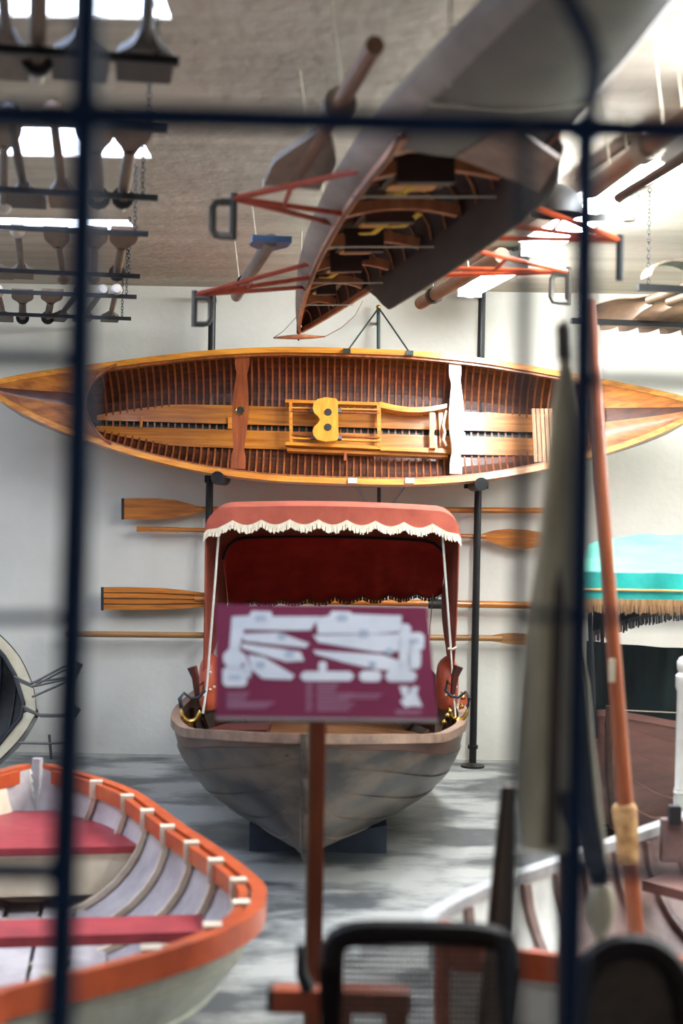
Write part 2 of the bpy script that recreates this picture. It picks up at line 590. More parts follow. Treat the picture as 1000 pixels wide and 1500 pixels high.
for (p0, lab) in lamps:
    Ln = 1.0
    p1 = p0 - AX * Ln
    c = (p0 + p1) / 2
    t = thing('fluorescent_lamp', lab, 'lamp', (c[0], c[1], CZ - .002), 'fluorescent battens on the ceiling')
    MB().box(c + A((0, 0, .075)), (.2, Ln, .06), (AB, AX, A((0, 0, 1)))).obj('housing', 'lamp_body', t)
    MB().tube([p0, p1], .06, 10, flat=.6).obj('diffuser', 'tube_light', t)
    for q in (p0, p1):
        MB().box(q + A((0, 0, .02)) + (AX * .02 if q is p0 else -AX * .02), (.16, .04, .1), (AB, AX, A((0, 0, 1)))).obj('end_cap', 'lamp_body', t)
        MB().tube([q + A((0, 0, .1)), A((q[0], q[1], CZ - .002))], .01, 6).obj('bracket', 'steel', t)

# small glass ceiling fitting
g = PZ(920, 318, 3.24)
t = thing('bulkhead_light', 'small round clear glass fitting on the ceiling right of the tubes', 'lamp', (g[0], g[1], CZ))
MB().tube([A((g[0], g[1], CZ)), A((g[0], g[1], CZ - .05))], .05, 14).obj('base', 'lamp_body', t, True)
MB().tube([A((g[0], g[1], CZ - .05)), A((g[0], g[1], 3.26)), A((g[0], g[1], 3.22))], [.055, .05, .03], 14).obj('glass_bowl', 'glass_lamp', t, True)
# dark hood
g = P(815, 305, 6.2)
t = thing('metal_hood', 'dark domed metal hood hanging between shell and lamps', 'lampshade', (g[0], g[1], CZ))
MB().grid(lambda a, b: g + A((.11 * math.sin(b * math.pi / 2) * math.cos(2 * math.pi * a), .11 * math.sin(b * math.pi / 2) * math.sin(2 * math.pi * a), .13 * math.cos(b * math.pi / 2) - .03)), 16, 6, thick=(0, 0, .006)).obj('shade', 'rubber', t, True)
MB().tube([g + A((0, 0, .1)), A((g[0], g[1], CZ))], .008, 6).obj('stem', 'dark_iron', t)

# ------------------------------------------------------------------ wall posts and hangers
def post(name, label, pxs, y0, y1, D, r, base=True, pad=None):
    a, b2 = P(pxs[0], y0, D), P(pxs[1], y1, D)
    if base: b2 = A((b2[0], b2[1], 0.03))
    t = thing(name, label, 'post', (b2[0], b2[1], 0 if base else b2[2]), 'black posts in front of the back wall')
    MB().tube([a, b2], r, 12).obj('pole', 'black_steel', t, True)
    if base:
        MB().tube([b2 - A((0, 0, .03)), b2 - A((0, 0, .018))], .085, 16).obj('base_plate', 'black_steel', t, True)
        MB().tube([b2 + A((0, 0, .1)), b2 + A((0, 0, .125))], r * 1.4, 12).obj('collar', 'black_steel', t, True)
    # arm to the wall at the head
    MB().box((a[0], (a[1] + WY) / 2, a[2] - .02), (.03, WY - a[1], .03)).obj('wall_arm', 'black_steel', t)
    if pad:
        c = P(pad[0], pad[1], 9.5)
        MB().tube([A((c[0], D, c[2])), c], [.045, .045], 14).obj('support_arm', 'black_steel', t, True)
        MB().box((a[0] + (c[0] - a[0]) * .5, D, c[2]), (.17, .04, .05)).obj('clamp', 'black_steel', t)
    return t


post('wall_post', 'black steel post at left, behind the terracotta canopy', (311, 301), 432, 1100, 10.08, .026, True, (318, 700))
post('wall_post', 'black steel post right of the canopied boat with round foot plate', (706, 692), 428, 1116, 10.08, .026, True, (705, 709))
# middle hanger: thin rod with stays
mid_top, mid_bot = P(554, 450, 10.12), P(555, 760, 10.12)
t = thing('canoe_hanger', 'thin green steel rod with four stays holding the wall canoe', 'hanger', mid_bot)
MB().tube([mid_top, mid_bot], .013, 8).obj('rod', 'green_rod', t, True)
MB().ball(mid_top, .018).obj('finial', 'brass', t, True)
MB().box((mid_top[0], (mid_top[1] + WY) / 2, mid_top[2] - .1), (.02, WY - mid_top[1], .02)).obj('wall_arm', 'green_rod', t)
for (a, b2) in (((553, 453), (508, 515)), ((556, 453), (600, 517))):
    MB().tube([P(*a, 10.1), P(*b2, 9.83)], .006, 6).obj('stay', 'green_rod', t)
for (a, b2) in (((552, 762), (516, 704)), ((558, 762), (600, 704))):
    MB().tube([P(*a, 10.1), P(*b2, 9.57)], .007, 6).obj('stay', 'steel', t)
for q in ((508, 514, 9.83), (600, 517, 9.83)):
    MB().box(P(*q), (.05, .03, .03)).obj('clip', 'green_rod', t)
for q in ((516, 704, 9.56), (600, 704, 9.56)):
    MB().box(P(*q), (.06, .02, .035)).obj('clip', 'white_paint', t)

# ------------------------------------------------------------------ the canoe on the wall
tilt = math.radians(17)
ce1 = nrm(A((1, 0, -.011)))
ce2 = nrm(A((0, math.sin(tilt), math.cos(tilt))))
ce3 = nrm(np.cross(ce1, ce2))     # points to the room
co = P(504, 609.5, 9.73)
kk = 1 / (FPX / 9.73) / math.cos(tilt)
hbh = [(0, 97), (.17, 96), (.27, 93), (.39, 87), (.5, 78), (.6, 68), (.69, 57), (.77, 47), (.81, 41), (.86, 33), (.904, 25), (.964, 12), (1, 2)]
LH = 2.36
hb = [(-t_ * LH, w_ * kk) for t_, w_ in hbh[::-1]] + [(t_ * LH, w_ * kk) for t_, w_ in hbh[1:]]
rise = lambda t_: .34 * abs(t_) ** 3.5
sh = [(t_ * LH, rise(t_)) for t_ in np.linspace(-1, 1, 21)]
ke = [(-LH, .30), (-.975 * LH, .05), (-.93 * LH, -.16), (-.85 * LH, -.27), (-.7 * LH, -.31), (0, -.33), (.7 * LH, -.31), (.85 * LH, -.27), (.93 * LH, -.16), (.975 * LH, .05), (LH, .30)]
fu = [(-LH, 1.4), (-.8 * LH, 1.7), (-.5 * LH, 2.1), (0, 2.5), (.5 * LH, 2.1), (.8 * LH, 1.7), (LH, 1.4)]
H = Hull(co, ce1, ce2, ce3, hb, sh, ke, fu)
cn = thing('canoe', 'long varnished wooden rowing canoe mounted open side out on the back wall', 'canoe', P(504, 705, 9.7))


def CP(px, py, w):
    """pixel -> (s,u) on the plane w of the canoe frame"""
    d = ray(px, py)
    q = H.O + H.e3 * w
    k = np.dot(q - CAM, H.e3) / np.dot(d, H.e3)
    p = CAM + d * k - H.O
    return np.dot(p, H.e1), np.dot(p, H.e2)


def CK(px, py, w):
    s, u = CP(px, py, w)
    return H.loc(s, u, w)


MB().grid(lambda a, b: H.pt(-LH + 2 * LH * a, -1 + 2 * b, .012), 60, 24).obj('hull', 'canoe_hull', cn, True)
gsl = [0, .055] + [.055 + .93 * (i + 1) / 9 for i in range(9)]
pm = ['canoe_keel'] + ['canoe_plank'] * 9
H.strakes(cn, 'canoe_plank', 10, lap=.006, th=.010, nt=40, s0=-.8 * LH, s1=.8 * LH, gs=gsl, mats=pm)
s_first, _ = CP(150, 600, -.1)
s_last, _ = CP(868, 600, -.1)
nr = 71
for i in range(nr):
    s = s_first + (s_last - s_first) * i / (nr - 1)
    H.rib(cn, 'canoe_rib', s, w=.0125, th=.009, off=-.012, g0=-.965, g1=.965)
H.rail(cn, 'canoe_rail', .040, .05, nt=60)
# inner wale a shade darker
H.rail(cn, 'canoe_rib', .014, .03, up=-.006, inn=.030, nt=50, s0=-.74 * LH, s1=.74 * LH, name='inwale')
# decks: three planks each
for sd in (-1, 1):
    sedge = lambda v: (.739 - .095 * (1 - math.sqrt(max(0, 1 - (v * .985) ** 2)))) * LH
    for (va, vb, mm) in ((-.99, -.2, 'canoe_deck'), (-.2, .2, 'canoe_deck_dark'), (.2, .99, 'canoe_deck')):
        def dk(a, b, va=va, vb=vb):
            v = va + (vb - va) * b
            s = sedge(v) + (LH * .997 - sedge(v)) * a
            return H.loc(sd * s, v * cubic(H.hb, s), cubic(H.sh, s) + .012 + .03 * (1 - v * v) * min(1, cubic(H.hb, s) / .2) - (.006 if mm == 'canoe_deck_dark' else 0))
        MB().grid(dk, 16, 6, thick=-H.e3 * .012).obj('deck_plank', mm, cn, True)
    pth = []
    for k in range(37):
        v = math.sin(math.pi * (k / 36 - .5))
        s = sedge(v)
        pth.append(H.loc(sd * s, v * cubic(H.hb, s) * .97, cubic(H.sh, s) + .025 + .03 * (1 - v * v)))
    MB().tube(pth, .009, 6).obj('coaming', 'canoe_rib', cn, True)
    MB().band(pth, [p - H.e3 * .05 for p in pth], H.e1 * .006).obj('coaming_board', 'canoe_deck_dark', cn, True)
    MB().tube([H.pt(sd * LH * .93, 0, 0), H.loc(sd * LH * .985, 0, cubic(H.sh, LH * .98) - .1), H.loc(sd * LH * 1.0, 0, cubic(H.sh, LH) + .03)], [.016, .02, .022], 8).obj('stem', 'canoe_deck_dark', cn, True)
# floor boards
wfl = -.285
for (ua, ub) in ((.022, .158), (-.158, -.022)):
    sA, _ = CP(142, 615, wfl)
    sB, _ = CP(783, 640, wfl)
    top, bot = [], []
    for k in range(31):
        f_ = k / 30
        s = sA + (sB - sA) * f_
        tap = min(1, (.12 + f_ * 5) ** .6)
        tap = min(tap, 1)
        e = .74 + .26 * min(1, cubic(H.hb, s) / .42)
        if ua > 0:
            top.append(H.loc(s, ua + (ub - ua) * tap * e, wfl + .006))
            bot.append(H.loc(s, ua, wfl))
        else:
            top.append(H.loc(s, ub, wfl))
            bot.append(H.loc(s, ub + (ua - ub) * tap * e, wfl + .006))
    MB().band(top, bot, H.e3 * .014).obj('floor_board', 'canoe_board', cn, True)
for px in (207, 337):
    a = CK(px, 613, wfl + .014)
    b2 = CK(px, 630, wfl + .014)
    MB().box((a + b2) / 2, (.016 if px == 207 else .03, np.linalg.norm(a - b2), .014), (H.e1, H.e2, H.e3)).obj('floor_cleat', 'canoe_gold', cn)


# thwarts
def thwart(pxl, y0, y1, prof, w, m, name, hole=None, tiltx=0.0):
    L_, R_ = [], []
    n = 24
    s0, u0 = CP(pxl, y0, w)
    _, u1 = CP(pxl, y1, w)
    for k in range(n + 1):
        f_ = k / n
        hw = cubic(prof, f_)
        u = u0 + (u1 - u0) * f_
        L_.append(H.loc(s0 - hw, u, w))
        R_.append(H.loc(s0 + hw, u, w + tiltx))
    o = MB().band(L_, R_, H.e3 * .022).obj(name, m, cn, True)
    return s0, u0, u1


prof = [(0, .05), (.1, .05), (.16, .036), (.3, .047), (.5, .056), (.7, .047), (.84, .036), (.9, .05), (1, .05)]
s0, u0, u1 = thwart(356, 521, 689, prof, -.02, 'thwart_brown', 'thwart')
cc = H.loc(s0, u0 + (u1 - u0) * .5, -.008)
ring = [cc + (H.e1 * math.cos(a) + H.e2 * math.sin(a)) * .03 for a in np.linspace(0, 2 * math.pi, 17)]
MB().tube(ring, .006, 6).obj('mast_ring', 'brass', cn, True)
MB().tube([cc - H.e3 * .002, cc + H.e3 * .002], .026, 14).obj('mast_hole', 'rubber', cn, True)
prof2 = [(0, .042), (.1, .042), (.2, .026), (.35, .034), (.5, .036), (.65, .032), (.8, .025), (.9, .04), (1, .042)]
thwart(667, 531, 693, prof2, -.02, 'thwart_glare', 'thwart')
prof3 = [(0, .02), (.15, .03), (.25, .04), (.5, .053), (.75, .04), (.85, .03), (1, .02)]
thwart(668.5, 536, 690, prof3, -.034, 'thwart_brown', 'thwart_edge')

# sliding seat, rails and foot stretcher
def cbar(p, q, w, wd, ht, m, name, w2=None):
    a, b2 = CK(*p, w), CK(*q, w if w2 is None else w2)
    d = nrm(b2 - a)
    sd = nrm(np.cross(H.e3, d))
    return MB().box((a + b2) / 2, (np.linalg.norm(b2 - a), wd, ht), (d, sd, H.e3)).obj(name, m, cn)


cbar((418, 590), (563, 593), -.20, .022, .05, 'canoe_gold', 'slide_side')
cbar((418, 652), (563, 657), -.20, .022, .05, 'canoe_gold', 'slide_side')
for (ya, yb) in ((598.5, 600.5), (603, 605), (638, 641), (643, 646)):
    cbar((426, ya), (556, yb), -.18, .011, .02, 'thwart_brown' if ya in (603, 638) else 'canoe_gold', 'slide_rail')
cbar((426, 588), (426, 652), -.19, .022, .03, 'canoe_gold', 'crossbar')
cbar((555, 592), (555, 657), -.19, .026, .03, 'canoe_gold', 'crossbar')


def curved_side(y_a, y_b, sgn, name):
    top, bot = [], []
    for k in range(13):
        f_ = k / 12
        px = 556 + 99 * f_
        yy = y_a + (y_b - y_a) * f_ + sgn * 7 * math.sin(math.pi * f_)
        top.append(CK(px, yy - 3.2, -.2))
        bot.append(CK(px, yy + 3.2 + (2 if sgn > 0 else 0) * (1 - f_), -.2))
    MB().band(top, bot, H.e3 * .06).obj(name, 'canoe_gold', cn, True)


curved_side(593, 595, 1, 'stretcher_side')
curved_side(658, 661, 0, 'stretcher_side')
cbar((420, 661), (655, 668), -.24, .02, .05, 'canoe_gold', 'slide_foundation')
# stretcher board with scalloped edge
pl = []
for (px, py) in ((629, 604), (637, 604), (638, 612), (635, 618), (638, 625), (635, 634), (636, 640), (634, 646), (637, 652), (637, 656), (629, 656)):
    pl.append(CK(px, py, -.15))
MB().prism(pl, H.e3 * .03).obj('foot_stretcher', 'canoe_gold', cn)
pts = [CK(px, py, -.13) for px, py in ((654, 600), (651, 612), (649, 622), (652, 632), (649, 642), (654, 652))]
MB().tube(pts, .010, 6).obj('heel_strap', 'fringe_cream', cn, True)
cbar((645, 600), (647, 658), -.22, .03, .02, 'canoe_board', 'crossbar')
# seat
outl = [(476, 583), (492, 584.5), (495, 588), (495.5, 640), (493, 646), (476, 648), (464, 645), (459, 639), (457.5, 633), (460, 626), (466.5, 620), (468.5, 615.5), (466, 611), (460.5, 606), (458, 600), (459.5, 592), (465, 586)]
MB().prism([CK(x_, y_, -.13) for x_, y_ in outl], H.e3 * .022).obj('sliding_seat', 'seat_gold', cn)
for (x_, y_) in ((480.5, 604), (480, 626)):
    c = CK(x_, y_, -.117)
    MB().tube([c - H.e3 * .003, c + H.e3 * .003], .026, 16).obj('seat_hole', 'rubber', cn, True)
for yy in (602, 641):
    cbar((455, yy), (500, yy), -.155, .03, .025, 'steel', 'seat_carriage')
# copper cleat low on the side
c1 = CK(505, 668, -.2)
MB().box(c1, (.018, .07, .02), (H.e1, H.e2, H.e3)).obj('cleat', 'thwart_brown', cn)
# slatted backrest standing in the canoe
t = thing('slatted_backrest', 'pale slatted wooden backrest propped in the right end of the canoe', 'backrest', CK(792, 675, -.2))
for i in range(5):
    px = 781 + 6.3 * i
    a, b2 = CK(px, 596, -.1 - .012 * i), CK(px + 3, 674, -.12 - .012 * i)
    d = nrm(b2 - a)
    MB().box((a + b2) / 2, (np.linalg.norm(b2 - a), .024, .012), (d, nrm(np.cross(H.e3, d)), H.e3)).obj('slat', 'slat_pale', t)
for yy in (606, 664):
    a, b2 = CK(781, yy, -.125), CK(809, yy, -.175)
    d = nrm(b2 - a)
    MB().box((a + b2) / 2, (np.linalg.norm(b2 - a), .016, .01), (d, nrm(np.cross(H.e3, d)), H.e3)).obj('batten', 'slat_pale', t)


# ------------------------------------------------------------------ oars on the wall
def brackets(t, pts, D):
    for (px, py) in pts:
        c = P(px, py, D)
        MB().tube([A((c[0], WY, c[2] - .02)), A((c[0], D - .03, c[2] - .022)), A((c[0], D - .035, c[2] + .02))], .006, 6).obj('wall_hook', 'black_steel', t)


def wall_oar(label, shaft, r, blades, D=10.13, m='oar_wood', tips=(), strips=1, sleeves=(), th=.018, hooks=()):
    a, b2 = P(*shaft[0], D), P(*shaft[1], D)
    t = thing('oar', label, 'oar', (a + b2) / 2, 'wooden oars fixed to the back wall')
    MB().tube([a, b2], r, 10).obj('shaft', m, t, True)
    for bl in blades:
        n = len(bl)
        for q in range(strips):
            top = [P(x_, yt + (yb - yt) * q / strips + (.7 if q else 0), D - .004) for x_, yt, yb in bl]
            bot = [P(x_, yt + (yb - yt) * (q + 1) / strips - (.7 if q < strips - 1 else 0), D - .004) for x_, yt, yb in bl]
            MB().band(top, bot, (0, th, 0)).obj('blade' if strips == 1 else 'blade_strip', m, t, True)
    if strips > 1:
        bl = blades[0]
        MB().band([P(x_, yt + 1.5, D - .0) for x_, yt, yb in bl], [P(x_, yb - 1.5, D - .0) for x_, yt, yb in bl], (0, th * .7, 0)).obj('blade_core', 'oar_tip', t, True)
    for (x0, x1, yt, yb) in tips:
        MB().prism([P(x0, yt, D - .005), P(x1, yt, D - .005), P(x1, yb, D - .005), P(x0, yb, D - .005)], (0, th * 1.25, 0)).obj('blade_tip', 'oar_tip', t)
    for (x0, x1, yy) in sleeves:
        MB().tube([P(x0, yy, D), P(x1, yy + .6, D)], r * 1.35, 12).obj('sleeve', 'rubber', t, True)
    brackets(t, hooks, D)
    return t


wall_oar('golden oar with broad blade at left, topmost on the wall below the canoe', ((285, 746), (835, 748)), .022,
         [[(180, 730.5, 760.5), (200, 729.5, 761), (230, 730, 761), (255, 732, 759), (275, 737, 755), (292, 741.5, 751), (300, 742.5, 750)]], tips=[(178, 182, 730, 761)], hooks=((305, 746), (699, 748)))
wall_oar('golden oar with edge-on left end and broad blade at right under the top oar', ((222, 775), (712, 786)), .017,
         [[(200, 771, 779), (240, 771.5, 779.5), (262, 772, 780)], [(706, 782, 790), (722, 777, 795), (745, 774.5, 803), (770, 776, 804), (790, 779, 801), (800, 784, 797)]], hooks=((303, 777), (698, 785)))
wall_oar('oar with laminated striped blade at left, third down on the wall', ((285, 877), (840, 888)), .026,
         [[(150, 860, 893), (190, 860, 893.5), (240, 861.5, 893), (275, 865, 891), (297, 868, 889), (320, 871, 884)]], tips=[(148, 152, 860, 894)], strips=4, sleeves=((627, 653, 884.5),), hooks=((302, 878), (697, 885)))
wall_oar('plain pale round oar lowest on the wall with slim blade at right', ((96, 928.5), (735, 935)), .022,
         [[(718, 931, 939), (735, 928, 942), (752, 927, 944), (775, 928.5, 945), (800, 931, 944)]], m='oar_pale', hooks=((303, 930), (697, 934)))

# ------------------------------------------------------------------ canopied boat in the middle
bo = A((-.147, 6.5, 0))
be1 = nrm(A((.028, 1, 0)))
be2 = A((be1[1], -be1[0], 0))
BD = Hull(bo, be1, be2, (0, 0, 1),
          [(0, .012), (.08, .16), (.18, .29), (.35, .44), (.6, .58), (.9, .69), (1.3, .785), (1.7, .815), (2.3, .79), (3.0, .62), (3.4, .48)],
          [(0, .775), (.3, .735), (.9, .66), (1.6, .645), (2.3, .66), (3.4, .74)],
          [(0, .46), (.1, .27), (.25, .185), (.5, .135), (1.0, .10), (2.4, .09), (3.4, .2)],
          [(0, 1.25), (.3, 1.3), (.7, 1.55), (1.1, 1.95), (1.6, 2.3), (2.4, 2.3), (3.4, 1.9)])
bt = thing('canopied_boat', 'grey-brown pleasure boat with terracotta canopy, bow toward the viewer', 'boat', (bo[0], 7.9, 0))
BD.strakes(bt, 'boat_grey', 7, lap=.009, th=.016, nt=34, mats=['boat_grey'] * 6 + ['boat_red_strake'])
BD.rail(bt, 'boat_rim', .05, .045, nt=44)
MB().tube([BD.loc(-.0, 0, .80), BD.loc(-.012, 0, .6), BD.loc(.0, 0, .44), BD.loc(.09, 0, .26), BD.loc(.25, 0, .17), BD.loc(.6, 0, .115), BD.loc(1.2, 0, .075), BD.loc(2.6, 0, .07)], .022, 8).obj('stem', 'boat_grey', bt, True)
MB().grid(lambda a, b: BD.pt(3.39, -1 + 2 * a) * (1 - b) + BD.loc(3.39, 0, .74) * b, 16, 2, thick=be1 * .02).obj('transom', 'boat_rim', bt)
for i in range(9):
    BD.rib(bt, 'wood_brown', .5 + i * .3, w=.03, th=.018)
# sole boards, foredeck pieces, thwart
for k in range(7):
    u = -.36 + .12 * k
    MB().box(BD.loc(1.55, u, .23 + .14 * abs(u)), (2.0 - 1.6 * abs(u), .11, .016), (be1, be2, A((0, 0, 1)))).obj('sole_board', 'wood_darkbrown', bt)
MB().grid(lambda a, b: BD.loc(.04 + .5 * a, (-.96 + 1.92 * b) * cubic(BD.hb, .04 + .5 * a) * .94, .70 - .06 * a), 8, 6, thick=(0, 0, -.015)).obj('foredeck', 'wood_darkbrown', bt)
MB().box(BD.loc(.95, 0, .56), (.22, 1.26, .03), (be1, be2, A((0, 0, 1)))).obj('thwart', 'wood_brown', bt)
a, b2 = P(300, 1066, 7.5), P(388, 1066, 7.5)
MB().prism([P(292, 1076, 7.35), P(390, 1073, 7.35), P(398, 1062, 7.6), P(330, 1064, 7.6)], (0, 0, .03)).obj('side_seat', 'leather_dark', bt)
# upholstered seat: curved back, rolled arm ends, brown seat
def sback(a, b):
    ang = -math.pi * .5 + math.pi * a
    x_ = .64 * math.sin(ang)
    dp = .75 * math.cos(ang)
    z0, z1 = .52, .93 - .06 * abs(math.sin(ang)) ** 4
    return BD.loc(1.75 + dp, x_ + .02, z0 + (z1 - z0) * b)


MB().grid(sback, 20, 5, thick=(0, .05, 0)).obj('seat_back', 'leather_dark', bt, True)
MB().grid(lambda a, b: BD.loc(1.42 + 1.0 * a, (-.62 + 1.24 * b) * (1 - .35 * a), .56 - .05 * (1 - math.sin(math.pi * b)) + .03 * math.sin(math.pi * min(1, a * 2))), 8, 12, thick=(0, 0, -.08)).obj('seat_cushion', 'wood_brown', bt, True)
for sd, (px, top) in ((-1, (304, 962)), (1, (658, 966))):
    D_ = 8.05
    b = MB()
    n = 14
    wv = [(0, .22), (.08, .62), (.2, .9), (.4, 1), (.7, .98), (.9, .9), (1, .75)]
    zt, zb = P(px, top, D_)[2], P(px, 1042, D_)[2]
    x0 = P(px, 1000, D_)[0]

    def arm(a, b_):
        ang = 2 * math.pi * a
        k = cubic(wv, b_)
        return A((x0 + sd * -.00 + .066 * k * math.cos(ang), D_ + .16 + .16 * k * math.sin(ang), zt + (zb - zt) * b_))
    b.grid(arm, 16, 12)
    b.add([arm(i / 16, 0) for i in range(16)], [tuple(range(16))])
    o = b.obj('arm_cushion', 'leather_orange', bt, True)
    for (qx, qy) in ((px + 4, 985), (px + 4, 1010), (px + 10, 1006), (px - 5, 1018)):
        MB().ball(P(qx, qy, D_ - .0), .008, 8, 5).obj('stud', 'fringe_cream', o, True)
# rowlocks with brass horns
def rowlock(px, py, D_, s):
    c = P(px, py, D_)
    r = .048
    pts = [c + A((r * 1.05 * math.cos(a), 0, r * 1.3 * math.sin(a) + .03)) for a in np.linspace(math.pi * .92, math.pi * 2.08, 11)]
    MB().tube(pts, [.006, .009, .012, .013, .014, .015, .014, .013, .012, .009, .006], 8).obj('rowlock', 'brass', bt, True)
    MB().tube([c - A((0, 0, .09)), c - A((0, 0, .03))], [.016, .012], 8).obj('rowlock_pin', 'brass', bt, True)
    pts = [c + A((s * -.05, 0, .04)), c + A((s * -.06, 0, .09)), c + A((s * -.04, .02, .12)), c + A((s * .0, .02, .09)), c + A((s * .04, .02, .095)), c + A((s * .07, .03, .13)), c + A((s * .06, .03, .18)), c + A((s * .045, .03, .16))]
    MB().tube(pts, [.012, .012, .009, .008, .009, .011, .009, .006], 7).obj('scroll_bracket', 'dark_iron', bt, True)
    MB().tube([c + A((s * .03, .04, .1)), c + A((s * .02, .04, .2)), c + A((s * -.0, .04, .26))], [.014, .02, .028], 6).obj('oar_grip', 'leather_dark', bt, True)


rowlock(279, 1048, 7.75, 1)
rowlock(671, 1046, 7.85, -1)
for i, (qx, qy, D_) in enumerate(((655, 1048, 7.7), (650, 1058, 7.6), (659, 1042, 7.8), (678, 1022, 7.95), (676, 1035, 7.9), (666, 1052, 7.8))):
    MB().ball(P(qx, qy, D_), .015, 8, 5).obj('brass_knob', 'brass', bt, True)
MB().prism([P(675, 1012, 8.1), P(687, 1022, 8.1), P(682, 1032, 8.1), P(672, 1040, 8.1)], (0, .03, 0)).obj('tassel', 'leather_orange', bt)

# canopy
ccx = lambda D_: .0 if False else (-.036 - (9.0 - D_) * .01)
HWc = .708
CR = .13


def drop(x_):
    e = abs(x_) - (HWc - CR)
    return 0.022 * (x_ / HWc) ** 2 + (0 if e <= 0 else CR - math.sqrt(max(0, CR * CR - e * e)))


rooft = [(7.85, 1.838), (8.15, 1.868), (8.45, 1.80), (8.8, 1.66), (9.05, 1.48), (9.3, 1.36)]


def xs_(a): return -HWc * math.cos(math.pi * a) if False else HWc * math.sin(math.pi * (a - .5))


def roof(a, b):
    D_ = 7.85 + 1.0 * b
    x_ = xs_(a)
    return A((ccx(D_) + x_, D_, cubic(rooft, D_) - drop(x_)))


MB().grid(roof, 26, 12, thick=(0, 0, -.006)).obj('canopy_roof', 'canvas_terracotta', bt, True)
NSC = 9


def scal(u, n):  # drooping scallops, cusps between
    return abs(math.sin(math.pi * u * n))


# front valance with fringe
top, bot, fr = [], [], []
for k in range(NSC * 10 + 1):
    u = k / (NSC * 10)
    x_ = HWc * (2 * u - 1)
    zt = 1.838 - drop(x_)
    zb = zt - .085 - .028 * scal(u, NSC) + .5 * max(0, drop(x_) - .03)
    top.append(A((ccx(7.85) + x_, 7.845, zt)))
    bot.append(A((ccx(7.85) + x_, 7.83, zb)))
    fr.append(zb)
MB().band(top, bot, (0, .008, 0)).obj('front_valance', 'canvas_terracotta', bt, True)


def fringe(path, h, parent, m, per=2, name='fringe', yo=-.008):
    b = MB()
    ft, fb = [], []
    for i in range(len(path) - 1):
        for k in range(per):
            p = path[i] + (path[i + 1] - path[i]) * (k / per)
            q = path[i] + (path[i + 1] - path[i]) * ((k + .84) / per)
            hh = h * random.uniform(.82, 1.08)
            j = random.uniform(-.003, .003)
            b.add([p, q, q + A((j, yo, -hh)), p + A((j, yo, -hh)), p + A((0, .006, 0)), q + A((0, .006, 0)), q + A((j, yo + .006, -hh)), p + A((j, yo + .006, -hh))],
                  [(0, 1, 2, 3), (7, 6, 5, 4), (0, 3, 7, 4), (1, 5, 6, 2), (3, 2, 6, 7)])
        ft.append(path[i]); fb.append(path[i] - A((0, 0, h * .4)))
    ft.append(path[-1]); fb.append(path[-1] - A((0, 0, h * .4)))
    b.band(ft, fb, (0, .008, 0))
    return b.obj(name, m, parent, kind='stuff')


fringe([p + A((0, -.006, .012)) for p in bot], .048, bt, 'fringe_cream')


# back drop of the hood, with scalloped lower edge
def backp(a, b):
    x_ = xs_(a) * .985
    D_ = 8.82 + .5 * b
    zt = 1.64 - drop(x_) * .9
    zb = 1.255 - .03 * scal((x_ / HWc + 1) / 2, 8) - .085 * (1 - (x_ / HWc + 1) / 2) + .025
    return A((ccx(D_) + x_, D_, zt + (zb - zt) * b))


MB().grid(backp, 64, 8, thick=(0, -.006, 0)).obj('canopy_back', 'canvas_red', bt, True)
bb = [backp(k / 96, 1) for k in range(97)]
fringe([p + A((0, -.014, .012)) for p in bb], .035, bt, 'fringe_dark', per=1, name='back_fringe')
hoop = [A((ccx(8.8) + xs_(k / 20) * .97, 8.79, 1.645 - drop(xs_(k / 20)))) for k in range(21)]
MB().tube(hoop, .009, 6).obj('hood_hoop', 'dark_iron', bt, True)
hoop = [A((ccx(7.9) + xs_(k / 20) * .98, 7.9, 1.81 - drop(xs_(k / 20)))) for k in range(21)]
MB().tube(hoop, .010, 6).obj('hood_hoop', 'wood_brown', bt, True)
# side curtains
for sd in (-1, 1):
    def sidec(a, b):
        # a: front->back, b: top->bottom
        zt = cubic(rooft, 7.86 + 1.42 * a) - .15 + .05 * a
        Dt = 7.86 + 1.5 * a
        Db = 7.98 + .42 * a
        zb = (.93 if sd > 0 else .9) + .02 * a
        bb_ = b ** (1.0 + .5 * a)
        D_ = Dt + (Db - Dt) * b ** 1.6
        fold = .012 * math.sin(a * 22 + b * 3) * b
        x_ = ccx(D_) + sd * (HWc - .004 - (.012 if sd > 0 else -.01) * b) + fold * .6
        return A((x_, D_, zt + (zb - zt) * b))
    MB().grid(sidec, 18, 12, thick=(sd * -.006, 0, 0)).obj('side_curtain', 'canvas_terracotta', bt, True)
# rods and cords holding the canopy
MB().tube([P(321, 772, 7.88), P(303, 1005, 7.95), P(297, 1045, 7.95)], .0065, 6).obj('canopy_rod', 'white_paint', bt)
MB().tube([P(647, 772, 7.88), P(660, 950, 7.95)], .0065, 6).obj('canopy_rod', 'white_paint', bt)
MB().tube([P(660, 948, 7.95), P(663, 1000, 7.9), P(667, 1050, 7.85)], .005, 6).obj('cord', 'rope', bt)
MB().tube([P(656, 950, 7.95), P(663, 951, 7.94), P(668, 948, 7.95)], .007, 6).obj('cord_knot', 'rope', bt)
MB().tube([P(634, 870, 9.0), P(627, 945, 8.9), P(622, 1000, 8.8)], .003, 5).obj('cord', 'rope', bt)
MB().tube([P(491, 790, 8.95), P(491, 846, 9.1)], .002, 4).obj('seam', 'canvas_terracotta', bt)

